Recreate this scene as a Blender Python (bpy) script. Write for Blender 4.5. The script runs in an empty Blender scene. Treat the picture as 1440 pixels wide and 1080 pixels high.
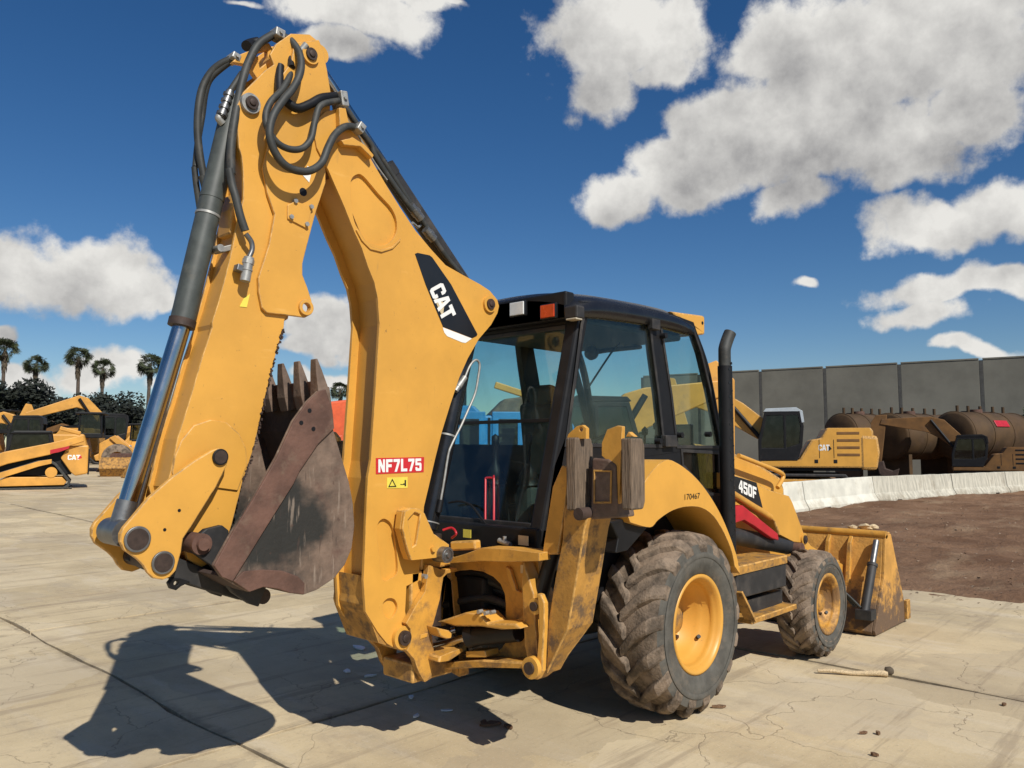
import bpy, bmesh, math, random
from mathutils import Vector, Matrix, noise
from mathutils.geometry import tessellate_polygon
R = math.radians
rnd = random.Random(7)
scene = bpy.context.scene
COL = scene.collection

# ------------------------------------------------------------------ camera
CAM = Vector((-5.045, -4.016, 1.867)); YAW = R(43.06); PIT = R(4.69); FPX = 1106.6
FW = Vector((math.cos(YAW)*math.cos(PIT), math.sin(YAW)*math.cos(PIT), math.sin(PIT)))
RT = Vector((math.sin(YAW), -math.cos(YAW), 0)); UPV = RT.cross(FW)
cd = bpy.data.cameras.new('camera'); cam = bpy.data.objects.new('camera', cd); COL.objects.link(cam)
cd.sensor_width = 36; cd.lens = FPX/1440*36; cd.clip_start = .05; cd.clip_end = 3000
cam.matrix_world = Matrix((( RT.x, UPV.x, -FW.x, CAM.x), (RT.y, UPV.y, -FW.y, CAM.y), (RT.z, UPV.z, -FW.z, CAM.z), (0, 0, 0, 1)))
scene.camera = cam
def ray(p): return FW + RT*((p[0]-720)/FPX) - UPV*((p[1]-540)/FPX)
def at(p, ax, v):
    d = ray(p); return CAM + d*((v-CAM[ax])/d[ax])
def UY(pts, y): return [(lambda q: (q.x, q.z))(at(p, 1, y)) for p in pts]
def UX(pts, x): return [(lambda q: (q.y, q.z))(at(p, 0, x)) for p in pts]
def ground(p, z=0): return at(p, 2, z)
def depth_at(p, d):
    q = ray(p); h = Vector((FW.x, FW.y, 0)).normalized()
    return CAM + q*(d/q.dot(h))
CROPS = dict(c1=(230,20,4.8), c2=(200,220,4.5), c3=(420,180,4.5), c4=(100,460,2.5714), c5=(440,640,3.175), c6=(600,400,3.2727),
             c7=(720,580,2.4), c8=(1000,620,3.3733), d1=(580,400,5.4), d2=(580,580,5.4), d3=(780,400,4.1538), d4=(740,580,5.4),
             d5=(1000,440,3), d6=(560,760,4.8), d7=(120,620,4.5), d8=(0,0,2), e1=(400,440,4.1538))
def K(c, *pts):
    x, y, s = CROPS[c]; return [(x+u/s, y+v/s) for u, v in pts]

# ------------------------------------------------------------------ sun, sky and clouds
SUN = Vector((-1.06, -3.88, 3.76)).normalized()
sl = bpy.data.lights.new('sun', 'SUN'); so = bpy.data.objects.new('sun', sl); COL.objects.link(so)
sl.energy = 4.9; sl.angle = R(.53); sl.color = (1, .96, .89)
so.rotation_euler = SUN.to_track_quat('Z', 'Y').to_euler(); so.location = SUN*60
scene.view_settings.view_transform = 'Standard'; scene.view_settings.look = 'None'
scene.view_settings.exposure = 0.0; scene.view_settings.gamma = 1
scene.view_settings.use_curve_mapping = False
W = bpy.data.worlds.new('World'); scene.world = W; W.use_nodes = True
W.cycles.sampling_method = 'MANUAL'; W.cycles.sample_map_resolution = 512
nt = W.node_tree; N = nt.nodes; L = nt.links; N.clear()
def nd(tree, t, **kw):
    n = tree.nodes.new(t)
    for k, v in kw.items():
        if k.startswith('i_'):
            n.inputs[int(k[2:])].default_value = v
        else: setattr(n, k, v)
    return n
def mth(tree, op, a, b=None, c=None, clamp=False):
    n = tree.nodes.new('ShaderNodeMath'); n.operation = op; n.use_clamp = clamp
    for i, x in enumerate((a, b, c)):
        if x is None: continue
        if isinstance(x, (int, float)): n.inputs[i].default_value = x
        else: tree.links.new(x, n.inputs[i])
    return n.outputs[0]
def vmt(tree, op, a, b=None):
    n = tree.nodes.new('ShaderNodeVectorMath'); n.operation = op
    for i, x in enumerate((a, b)):
        if x is None: continue
        if isinstance(x, tuple): n.inputs[i].default_value = x
        else: tree.links.new(x, n.inputs[i])
    return n.outputs['Value'] if op == 'LENGTH' else n.outputs[0]
def azel(p):
    q = ray(p).normalized(); return math.atan2(q.y, q.x), math.asin(q.z)
# clouds: (x, y, half width, half height, strength), read off the photograph as directions in the sky
CL = [(870,60,140,85,1),(850,120,105,75,1),(930,90,90,60,.9),(1120,70,120,95,1),(1250,80,170,130,1),(1400,50,150,120,1),(1040,180,110,85,1),
      (1160,190,190,100,1),(890,275,90,42,1),(985,240,120,65,1),(1120,275,110,36,.9),(1290,215,130,60,.9),(1370,150,110,60,1),
      (1300,318,95,42,1),(1400,295,85,50,1),(1470,310,80,45,1),(1310,408,110,28,1),(1410,402,90,22,1),(1300,442,85,34,.9),(1370,490,62,15,.9),
      (1107,397,32,15,.8),
      (500,20,130,50,1),(480,70,75,40,.9),(590,0,80,30,.9),(340,-5,60,14,.7),(650,5,40,12,.5),
      (90,385,160,62,1),(10,375,110,52,1),(190,415,65,42,1),(225,430,40,24,.9),
      (450,455,75,45,1),(420,480,60,24,.9),(15,472,34,17,.9),(150,520,80,42,.72),(60,535,90,34,.72),(230,545,70,25,.6),(445,525,80,18,.8),
      (30,520,40,20,.7),(560,470,60,30,.7)]
blobs = []
for x, y, rx, ry, s in CL:
    a, e = azel((x, y)); a2, _ = azel((x+rx, y)); a1, _ = azel((x-rx, y)); _, e2 = azel((x, y-ry)); _, e1 = azel((x, y+ry))
    blobs.append((a, e, abs(a1-a2)/2, abs(e2-e1)/2, s))
cr = random.Random(3)
while len(blobs) < 56:                      # the same kind of broken cumulus all round the sky
    a = cr.uniform(-math.pi, math.pi); e = cr.uniform(.06, 1.2)
    if abs((a-YAW+math.pi) % (2*math.pi)-math.pi) < .68 and e < .62: continue
    blobs.append((a, e, cr.uniform(.09, .2)/max(.4, math.cos(e)), cr.uniform(.04, .09), cr.uniform(.8, 1)))
g = bpy.data.node_groups.new('cloud_field', 'ShaderNodeTree')
g.interface.new_socket('Pos', in_out='INPUT', socket_type='NodeSocketVector')
g.interface.new_socket('Dir', in_out='INPUT', socket_type='NodeSocketVector')
g.interface.new_socket('Density', in_out='OUTPUT', socket_type='NodeSocketFloat')
gi = g.nodes.new('NodeGroupInput'); go = g.nodes.new('NodeGroupOutput')
wn = nd(g, 'ShaderNodeTexNoise'); wn.inputs['Scale'].default_value = 9; wn.inputs['Detail'].default_value = 3
g.links.new(gi.outputs['Dir'], wn.inputs['Vector'])
warp = vmt(g, 'MULTIPLY', vmt(g, 'SUBTRACT', wn.outputs['Color'], (.5, .5, .5)), (.11, .07, 0))
pos = vmt(g, 'ADD', gi.outputs['Pos'], warp)
field = None
for a, e, ra, re, s in blobs:
    d = vmt(g, 'LENGTH', vmt(g, 'MULTIPLY', vmt(g, 'SUBTRACT', pos, (a, e, 0)), (1/ra, 1/re, 0)))
    v = mth(g, 'MULTIPLY_ADD', d, -1.0, s)
    field = v if field is None else mth(g, 'MAXIMUM', field, v)
n1 = nd(g, 'ShaderNodeTexNoise'); n1.inputs['Scale'].default_value = 13; n1.inputs['Detail'].default_value = 10; n1.inputs['Roughness'].default_value = .60
g.links.new(gi.outputs['Dir'], n1.inputs['Vector'])
dens = mth(g, 'ADD', field, mth(g, 'MULTIPLY', mth(g, 'SUBTRACT', n1.outputs['Fac'], .52), 1.8))
g.links.new(dens, go.inputs[0])
g2 = bpy.data.node_groups.new('cloud_bulk', 'ShaderNodeTree')
g2.interface.new_socket('Pos', in_out='INPUT', socket_type='NodeSocketVector'); g2.interface.new_socket('Bulk', in_out='OUTPUT', socket_type='NodeSocketFloat')
gi2 = g2.nodes.new('NodeGroupInput'); go2 = g2.nodes.new('NodeGroupOutput'); field = None
for a, e, ra, re, s in blobs:
    if re < .034: continue
    d = vmt(g2, 'LENGTH', vmt(g2, 'MULTIPLY', vmt(g2, 'SUBTRACT', gi2.outputs[0], (a, e, 0)), (1/ra, 1/re, 0)))
    v = mth(g2, 'MULTIPLY_ADD', d, -1.0, s); field = v if field is None else mth(g2, 'MAXIMUM', field, v)
g2.links.new(field, go2.inputs[0])
tc = nd(nt, 'ShaderNodeTexCoord'); sp = nd(nt, 'ShaderNodeSeparateXYZ'); L.new(tc.outputs['Generated'], sp.inputs[0])
def cloud_eval(off):
    dirv = vmt(nt, 'NORMALIZE', vmt(nt, 'ADD', tc.outputs['Generated'], off))
    s2 = nd(nt, 'ShaderNodeSeparateXYZ'); L.new(dirv, s2.inputs[0])
    az = mth(nt, 'ARCTAN2', s2.outputs[1], s2.outputs[0]); el = mth(nt, 'ARCSINE', s2.outputs[2])
    cb = nd(nt, 'ShaderNodeCombineXYZ'); L.new(az, cb.inputs[0]); L.new(el, cb.inputs[1])
    gn = nt.nodes.new('ShaderNodeGroup'); gn.node_tree = g
    L.new(cb.outputs[0], gn.inputs['Pos']); L.new(dirv, gn.inputs['Dir'])
    gb = nt.nodes.new('ShaderNodeGroup'); gb.node_tree = g2; L.new(vmt(nt, 'ADD', cb.outputs[0], (-.02, .042, 0)), gb.inputs[0])
    return gn.outputs[0], gb.outputs[0]
D0, BULK = cloud_eval((0, 0, 0))
def puff(off):      # soft billows for the clouds' own light and shade
    n = nd(nt, 'ShaderNodeTexNoise'); n.inputs['Scale'].default_value = 8.5; n.inputs['Detail'].default_value = 8; n.inputs['Roughness'].default_value = .6
    L.new(vmt(nt, 'ADD', tc.outputs['Generated'], off), n.inputs['Vector']); return n.outputs['Fac']
relief = mth(nt, 'SUBTRACT', puff((0, 0, 0)), puff(tuple(SUN*.02+Vector((0, 0, .03)))))
def mrange(tree, v, a, b, c=0, d=1, smooth=True):
    n = tree.nodes.new('ShaderNodeMapRange'); n.interpolation_type = 'SMOOTHSTEP' if smooth else 'LINEAR'
    tree.links.new(v, n.inputs[0])
    for i, x in enumerate((a, b, c, d)): n.inputs[i+1].default_value = x
    return n.outputs[0]
alpha = mrange(nt, D0, -.06, .32)
lit = mth(nt, 'ADD', mth(nt, 'MULTIPLY', relief, 2.0), mth(nt, 'ADD', mrange(nt, BULK, -.35, .85, .95, .42), mrange(nt, D0, .15, 1.2, .0, -.15)))
lit = mth(nt, 'ADD', lit, 0.0, clamp=True)
sky = nd(nt, 'ShaderNodeTexSky', sky_type='NISHITA', sun_disc=False, sun_elevation=math.asin(SUN.z), sun_rotation=math.pi/2-math.atan2(SUN.y, SUN.x))
sky.air_density = 1.0; sky.dust_density = 0; sky.ozone_density = 4.0; sky.altitude = 100
hs = nd(nt, 'ShaderNodeHueSaturation'); hs.inputs['Saturation'].default_value = 1.26; hs.inputs['Hue'].default_value = .505; hs.inputs['Value'].default_value = .98
L.new(sky.outputs[0], hs.inputs['Color'])
cc = nd(nt, 'ShaderNodeMix', data_type='RGBA'); cc.inputs[6].default_value = (4.2, 4.15, 4.2, 1); cc.inputs[7].default_value = (10.8, 10.6, 10.1, 1)
L.new(lit, cc.inputs[0])
mx = nd(nt, 'ShaderNodeMix', data_type='RGBA'); L.new(alpha, mx.inputs[0]); L.new(hs.outputs[0], mx.inputs[6]); L.new(cc.outputs[2], mx.inputs[7])
bg = nd(nt, 'ShaderNodeBackground'); bg.inputs[1].default_value = .075; L.new(mx.outputs[2], bg.inputs[0])
wo = nd(nt, 'ShaderNodeOutputWorld'); L.new(bg.outputs[0], wo.inputs[0])

# ------------------------------------------------------------------ materials
MATS = {}
def mat(name, col, rough=.5, metal=0, var=.25, vscale=6, dirt=0, dcol=(.13, .075, .04), dscale=3.5, low=None, bump=0, bscale=40, spec=.5, stretch=None, dthr=.5, wear=0):
    """procedural material: base colour, tonal variation, dirt with a shape of its own, fine relief"""
    m = bpy.data.materials.new(name); m.use_nodes = True; t = m.node_tree; b = t.nodes['Principled BSDF']
    b.inputs['Metallic'].default_value = metal; b.inputs['Specular IOR Level'].default_value = spec
    tcn = nd(t, 'ShaderNodeTexCoord'); vec = tcn.outputs['Object']
    if stretch: vec = vmt(t, 'MULTIPLY', vec, stretch)
    n = nd(t, 'ShaderNodeTexNoise'); n.inputs['Scale'].default_value = vscale; n.inputs['Detail'].default_value = 6; n.inputs['Roughness'].default_value = .62
    t.links.new(vec, n.inputs['Vector'])
    f = mrange(t, n.outputs['Fac'], .3, .7)
    c = nd(t, 'ShaderNodeMix', data_type='RGBA'); t.links.new(f, c.inputs[0])
    c.inputs[6].default_value = tuple(x*(1-var) for x in col)+(1,); c.inputs[7].default_value = tuple(min(1, x*(1+var*.55)) for x in col)+(1,)
    out = c.outputs[2]; rf = None
    if dirt:
        n2 = nd(t, 'ShaderNodeTexNoise'); n2.inputs['Scale'].default_value = dscale; n2.inputs['Detail'].default_value = 9; n2.inputs['Roughness'].default_value = .7
        t.links.new(tcn.outputs['Object'], n2.inputs['Vector'])
        dv = n2.outputs['Fac']
        if low is not None:      # more mud and wear low on the machine
            s3 = nd(t, 'ShaderNodeSeparateXYZ'); t.links.new(tcn.outputs['Object'], s3.inputs[0])
            dv = mth(t, 'ADD', dv, mrange(t, s3.outputs[2], low[0], low[1], low[2], 0))
        df = mth(t, 'MULTIPLY', mrange(t, dv, dthr, dthr+.22), dirt)
        c2 = nd(t, 'ShaderNodeMix', data_type='RGBA'); t.links.new(df, c2.inputs[0]); t.links.new(out, c2.inputs[6]); c2.inputs[7].default_value = dcol+(1,)
        out = c2.outputs[2]
        rf = mth(t, 'MULTIPLY_ADD', df, .9-rough, rough)
    if wear:        # scuffs, paint chips and grease runs
        for sc_, st_, lo_, hi_, amt, wc in ((30, (1, 1, 1), .66, .72, .8, (.16, .085, .04)), (9, (3.2, 3.2, .35), .64, .74, .38, (.30, .17, .06)), (5, (.6, .6, 2.6), .62, .74, .30, (.86, .52, .16)), (85, (1, 1, 1), .70, .76, .55, (.10, .07, .05))):
            n3 = nd(t, 'ShaderNodeTexNoise'); n3.inputs['Scale'].default_value = sc_; n3.inputs['Detail'].default_value = 7; n3.inputs['Roughness'].default_value = .65
            t.links.new(vmt(t, 'MULTIPLY', tcn.outputs['Object'], st_), n3.inputs['Vector'])
            c3 = nd(t, 'ShaderNodeMix', data_type='RGBA'); t.links.new(mth(t, 'MULTIPLY', mrange(t, n3.outputs['Fac'], lo_, hi_), amt*wear), c3.inputs[0]); t.links.new(out, c3.inputs[6]); c3.inputs[7].default_value = wc+(1,); out = c3.outputs[2]
    t.links.new(out, b.inputs['Base Color'])
    if rf is None: rf = mth(t, 'MULTIPLY_ADD', n.outputs['Fac'], .25, rough-.12)
    t.links.new(rf, b.inputs['Roughness'])
    if bump:
        nb = nd(t, 'ShaderNodeTexNoise'); nb.inputs['Scale'].default_value = bscale; nb.inputs['Detail'].default_value = 5
        t.links.new(vec, nb.inputs['Vector'])
        bp = nd(t, 'ShaderNodeBump'); bp.inputs['Strength'].default_value = bump; bp.inputs['Distance'].default_value = .02
        t.links.new(nb.outputs['Fac'], bp.inputs['Height']); t.links.new(bp.outputs[0], b.inputs['Normal'])
    MATS[name] = m; return m
YEL = (.64, .325, .054)
mat('yellow', YEL, .42, var=.10, vscale=2.2, dirt=.55, dthr=.64, dscale=5, bump=.03, bscale=120, wear=.8)
mat('yellow_dirty', (.58, .288, .046), .5, var=.22, vscale=4, dirt=.85, dthr=.55, dscale=6, low=(.4, 1.3, .16), bump=.08, wear=1)
mat('yellow_mud', (.47, .235, .044), .6, var=.25, vscale=5, dirt=.92, dthr=.44, dscale=9, bump=.15, dcol=(.10, .065, .04))
mat('yellow_bg', (.62, .30, .05), .5, var=.2, vscale=1.5, dirt=.5, dthr=.55, dscale=2)
mat('yellow_shaded', (.17, .08, .02), .75, var=.3, vscale=1.5, dirt=.6, dthr=.5, dscale=2)  # dark yellow with cloud shade mixed into its colour, also used on vent slots
mat('tank_paint', (.075, .04, .013), .8, var=.35, vscale=1.2, dirt=.6, dthr=.5, dscale=2, dcol=(.09, .05, .03))  # brown darkened further to hold the shade lying over the tank row
mat('worn_edge', (.56, .31, .085), .55, var=.45, vscale=22, dirt=.85, dcol=(.12, .07, .04), dthr=.56, dscale=26)
mat('black', (.009, .009, .010), .5, spec=.3, var=.3, vscale=5, dirt=.14, dcol=(.06, .052, .043), dthr=.5)
mat('black_dusty', (.024, .023, .023), .6, var=.3, vscale=7, dirt=.4, dcol=(.10, .08, .06), dthr=.48)
mat('black_gloss', (.012, .012, .013), .25, var=.2)
mat('rubber', (.034, .036, .033), .6, var=.35, vscale=9, dirt=.3, dcol=(.16, .13, .10), dthr=.5, dscale=12)
mat('tyre', (.09, .07, .052), .85, var=.3, vscale=9, dirt=.9, dcol=(.26, .195, .14), dthr=.38, dscale=5, bump=.35, bscale=70, spec=.2)
mat('sidewall', (.10, .094, .08), .8, var=.3, vscale=9, dirt=.7, dcol=(.17, .135, .10), dthr=.5, dscale=7, bump=.12, bscale=90, spec=.2)
mat('cylinder_grey', (.06, .068, .062), .5, var=.25, vscale=12, dirt=.4, dcol=(.15, .13, .10), dthr=.55, dscale=9)
mat('chrome', (.50, .49, .47), .2, metal=1, var=.05)
mat('steel', (.22, .22, .215), .42, metal=.8, var=.2, vscale=20)
mat('zinc', (.36, .355, .33), .5, metal=.5, var=.2, vscale=30)
mat('pin', (.055, .036, .028), .6, metal=.3, var=.35, vscale=30, dirt=.5, dcol=(.10, .05, .03))
mat('rust', (.13, .066, .046), .75, metal=.1, var=.35, vscale=7, dirt=.7, dcol=(.20, .145, .10), dthr=.52, dscale=6, bump=.2)
mat('rust_light', (.165, .112, .08), .8, var=.35, vscale=8, dirt=.8, dcol=(.10, .05, .036), dthr=.5, dscale=5, bump=.2)
mat('rust_dark', (.055, .033, .025), .85, var=.3, vscale=8, dirt=.5, dcol=(.12, .08, .055), bump=.2)
mat('red', (.46, .02, .03), .35, var=.15, dirt=.4, dthr=.6)
mat('red_print', (.55, .025, .03), .4, var=.05)
mat('white_print', (.80, .79, .75), .45, var=.06)
mat('yellow_print', (.75, .62, .08), .5, var=.1)
mat('black_print', (.012, .013, .015), .35, var=.1)
mat('pale_print', (.62, .50, .30), .5, var=.2)
mat('orange', (.62, .10, .03), .4, var=.15, dirt=.3)
mat('blue', (.03, .22, .52), .45, var=.15, vscale=2, dirt=.4, dthr=.58)
mat('white_paint', (.66, .66, .64), .45, var=.12, dirt=.4, dthr=.6)
mat('grey_paint', (.42, .47, .50), .4, var=.12)
mat('lamp_clear', (.75, .76, .74), .2, var=.1)
mat('lamp_amber', (.55, .06, .015), .25, var=.2)
mat('lamp_cream', (.45, .40, .30), .4, var=.2)
mat('interior', (.028, .031, .030), .75, var=.25)
mat('seat_cloth', (.035, .043, .041), .85, var=.25, vscale=20)
mat('laminate', (.19, .135, .09), .85, var=.55, vscale=9, stretch=(14, 14, .7), dirt=.5, dcol=(.09, .075, .06), dthr=.5, dscale=8, bump=.9, bscale=9)
mat('wood', (.55, .42, .25), .8, var=.35, vscale=5, stretch=(3, 20, 20))
mat('bucket_mud', (.55, .28, .06), .7, var=.25, vscale=5, dirt=.95, dthr=.55, dscale=7, bump=.25, dcol=(.11, .07, .045), low=(.05, .7, .30))
mat('rubble', (.30, .22, .15), .9, var=.5, vscale=3)
mat('bark', (.10, .075, .055), .9, var=.35, vscale=4)
mat('leaf_dark', (.009, .013, .006), .7, var=.5, vscale=.6)
mat('leaf', (.035, .055, .018), .65, var=.5, vscale=.8)
mat('frond', (.050, .062, .026), .6, var=.45, vscale=1.2)
mat('dead_frond', (.09, .068, .042), .85, var=.4, vscale=1.5)
mat('wall_concrete', (.17, .165, .135), .9, var=.22, vscale=.35, dirt=.35, dcol=(.10, .095, .08), dthr=.55, dscale=.5)  # base grey kept dark to stand in for the cloud shadow on the wall
mat('wall_joint', (.07, .07, .065), .9)
mat('barrier', (.66, .64, .54), .85, var=.15, vscale=2, dirt=.6, dcol=(.36, .30, .21), dthr=.54, dscale=1.6, low=(0, .5, .12))
mat('barrier_old', (.50, .47, .38), .85, var=.3, vscale=3, stretch=(3, 3, .4), dirt=.6, dcol=(.24, .20, .14), dthr=.52, dscale=2, low=(0, .5, .12))
def glass(name, tint, gloss=.9):
    m = bpy.data.materials.new(name); m.use_nodes = True; t = m.node_tree; t.nodes.remove(t.nodes['Principled BSDF'])
    tr = nd(t, 'ShaderNodeBsdfTransparent'); tr.inputs[0].default_value = tint+(1,)
    gl = nd(t, 'ShaderNodeBsdfGlossy'); gl.inputs['Roughness'].default_value = .02; gl.inputs[0].default_value = (gloss,)*3+(1,)
    df = nd(t, 'ShaderNodeBsdfDiffuse'); df.inputs[0].default_value = (.30, .30, .26, 1)
    tcn = nd(t, 'ShaderNodeTexCoord'); n = nd(t, 'ShaderNodeTexNoise'); n.inputs['Scale'].default_value = 5; n.inputs['Detail'].default_value = 6
    t.links.new(tcn.outputs['Object'], n.inputs[0])
    m1 = nd(t, 'ShaderNodeMixShader'); t.links.new(mrange(t, n.outputs['Fac'], .35, .8, .004, .035), m1.inputs[0]); t.links.new(tr.outputs[0], m1.inputs[1]); t.links.new(df.outputs[0], m1.inputs[2])
    lw = nd(t, 'ShaderNodeLayerWeight'); lw.inputs[0].default_value = .5
    fr = nd(t, 'ShaderNodeMath', operation='MULTIPLY_ADD'); t.links.new(mth(t, 'POWER', lw.outputs['Facing'], 5.0), fr.inputs[0]); fr.inputs[1].default_value = .90; fr.inputs[2].default_value = .035
    m2 = nd(t, 'ShaderNodeMixShader'); t.links.new(fr.outputs[0], m2.inputs[0]); t.links.new(m1.outputs[0], m2.inputs[1]); t.links.new(gl.outputs[0], m2.inputs[2])
    t.links.new(m2.outputs[0], t.nodes['Material Output'].inputs[0]); MATS[name] = m
glass('cab_glass', (.845, .935, .915)); glass('dark_glass', (.30, .36, .36))

def ground_mat(name, kind):
    m = bpy.data.materials.new(name); m.use_nodes = True; t = m.node_tree; b = t.nodes['Principled BSDF']
    ge = nd(t, 'ShaderNodeNewGeometry'); P = ge.outputs['Position']
    def ns(sc, det=6, ro=.6, mul=None):
        n = nd(t, 'ShaderNodeTexNoise'); n.inputs['Scale'].default_value = sc; n.inputs['Detail'].default_value = det; n.inputs['Roughness'].default_value = ro
        t.links.new(vmt(t, 'MULTIPLY', P, mul) if mul else P, n.inputs['Vector']); return n.outputs['Fac']
    def mixc(f, a, c):
        n = nd(t, 'ShaderNodeMix', data_type='RGBA'); t.links.new(f, n.inputs[0])
        for i, x in ((6, a), (7, c)):
            if isinstance(x, tuple): n.inputs[i].default_value = x+(1,)
            else: t.links.new(x, n.inputs[i])
        return n.outputs[2]
    if kind == 'concrete':
        oi = nd(t, 'ShaderNodeObjectInfo')
        c = mixc(mrange(t, ns(.45, 8, .65), .35, .65), (.46, .36, .21), (.63, .505, .305))
        c = mixc(mth(t, 'MULTIPLY', mrange(t, ns(1.3, 8, .7, (1, .35, 1)), .5, .72), .6), c, (.33, .275, .205))
        c = mixc(mth(t, 'MULTIPLY', mrange(t, ns(.8, 7, .75, (.5, 1.2, 1)), .55, .72), .55), c, (.50, .36, .20))
        c = mixc(mth(t, 'MULTIPLY', mrange(t, ns(2.6, 10, .8), .57, .68), .55), c, (.23, .175, .12))
        c = mixc(mth(t, 'MULTIPLY', mrange(t, ns(.9, 9, .7, (2.2, .5, 1)), .5, .7), .5), c, (.66, .57, .43))
        c = mixc(mth(t, 'MULTIPLY', mrange(t, ns(26, 6, .75), .56, .70), .5), c, (.24, .185, .13))
        c = mixc(mth(t, 'MULTIPLY', mrange(t, ns(75, 3, .7), .58, .70), .45), c, (.72, .64, .50))
        vc = nd(t, 'ShaderNodeTexVoronoi'); vc.inputs['Scale'].default_value = .8
        wq = nd(t, 'ShaderNodeTexNoise'); wq.inputs['Scale'].default_value = 2.2; wq.inputs['Detail'].default_value = 7; t.links.new(P, wq.inputs['Vector'])
        t.links.new(vmt(t, 'ADD', P, vmt(t, 'MULTIPLY', wq.outputs['Color'], (.8, .8, 0))), vc.inputs['Vector'])
        vs = nd(t, 'ShaderNodeSeparateXYZ'); t.links.new(vc.outputs['Color'], vs.inputs[0])
        c = mixc(mth(t, 'MULTIPLY', mrange(t, vs.outputs[0], .62, .66), .30), c, (.34, .28, .20))
        c = mixc(mth(t, 'MULTIPLY', mrange(t, vs.outputs[1], .66, .70), .30), c, (.68, .57, .39))
        # faint tyre marks across the slabs
        c = mixc(mth(t, 'MULTIPLY', mrange(t, ns(1.6, 8, .7, (.22, 3.0, 1)), .52, .64), .5), c, (.27, .20, .13))
        c = mixc(mth(t, 'MULTIPLY', mrange(t, ns(.55, 9, .72, (1, 1, 1)), .54, .66), .45), c, (.33, .25, .165))
        c = mixc(mth(t, 'MULTIPLY', oi.outputs['Random'], .18), c, (.34, .28, .21))
        # soil and dark stain gathered along the slab joints
        sj = nd(t, 'ShaderNodeSeparateXYZ'); t.links.new(P, sj.inputs[0]); jd = None
        for k, o0 in ((0, -2.45), (1, 5.2)):
            w0 = mth(t, 'ABSOLUTE', mth(t, 'SUBTRACT', mth(t, 'FRACT', mth(t, 'ADD', mth(t, 'MULTIPLY', mth(t, 'SUBTRACT', sj.outputs[k], o0), 1/4.4), .5)), .5))
            jd = w0 if jd is None else mth(t, 'MINIMUM', jd, w0)
        jw = mth(t, 'ADD', jd, mth(t, 'MULTIPLY', mth(t, 'SUBTRACT', ns(2.2, 8, .75), .5), .10))
        c = mixc(mrange(t, jw, -.014, .018, .6, 0), c, (.16, .12, .082))
        # cracks: thin lines where a warped cell pattern meets, fading in and out
        wv = nd(t, 'ShaderNodeTexNoise'); wv.inputs['Scale'].default_value = 1.1; wv.inputs['Detail'].default_value = 9; t.links.new(P, wv.inputs['Vector'])
        vo = nd(t, 'ShaderNodeTexVoronoi', feature='DISTANCE_TO_EDGE'); vo.inputs['Scale'].default_value = .75
        t.links.new(vmt(t, 'ADD', P, vmt(t, 'MULTIPLY', wv.outputs['Color'], (1.6, 1.6, 0))), vo.inputs['Vector'])
        ck = mth(t, 'MULTIPLY', mrange(t, vo.outputs['Distance'], .001, .006, 1, 0), mrange(t, ns(.5, 4), .40, .52))
        c = mixc(mth(t, 'MULTIPLY', ck, .42), c, (.15, .105, .07))
        hgt = mth(t, 'ADD', mth(t, 'MULTIPLY', ns(60, 4, .7), .25), mth(t, 'ADD', ns(5, 8, .7), mth(t, 'MULTIPLY', ck, -.6)))
        dist, stg, ro = .012, .5, .88
    else:
        c = mixc(mrange(t, ns(.5, 8, .7), .35, .65), (.14, .073, .038), (.235, .137, .078))
        c = mixc(mth(t, 'MULTIPLY', mrange(t, ns(.35, 6, .6, (1, 2.5, 1)), .52, .68), .7), c, (.31, .21, .125))
        c = mixc(mth(t, 'MULTIPLY', mrange(t, ns(9, 8, .75), .58, .70), .6), c, (.095, .06, .042))
        c = mixc(mth(t, 'MULTIPLY', mrange(t, ns(14, 4, .7), .66, .72), .5), c, (.36, .27, .18))
        hgt = mth(t, 'ADD', ns(14, 7, .75), mth(t, 'MULTIPLY', ns(3, 5, .6), 2)); dist, stg, ro = .05, .8, .95
    t.links.new(c, b.inputs['Base Color']); b.inputs['Roughness'].default_value = ro; b.inputs['Specular IOR Level'].default_value = .25
    bp = nd(t, 'ShaderNodeBump'); bp.inputs['Strength'].default_value = stg; bp.inputs['Distance'].default_value = dist
    t.links.new(hgt, bp.inputs['Height']); t.links.new(bp.outputs[0], b.inputs['Normal']); MATS[name] = m
ground_mat('concrete', 'concrete'); ground_mat('dirt', 'dirt')
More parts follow.
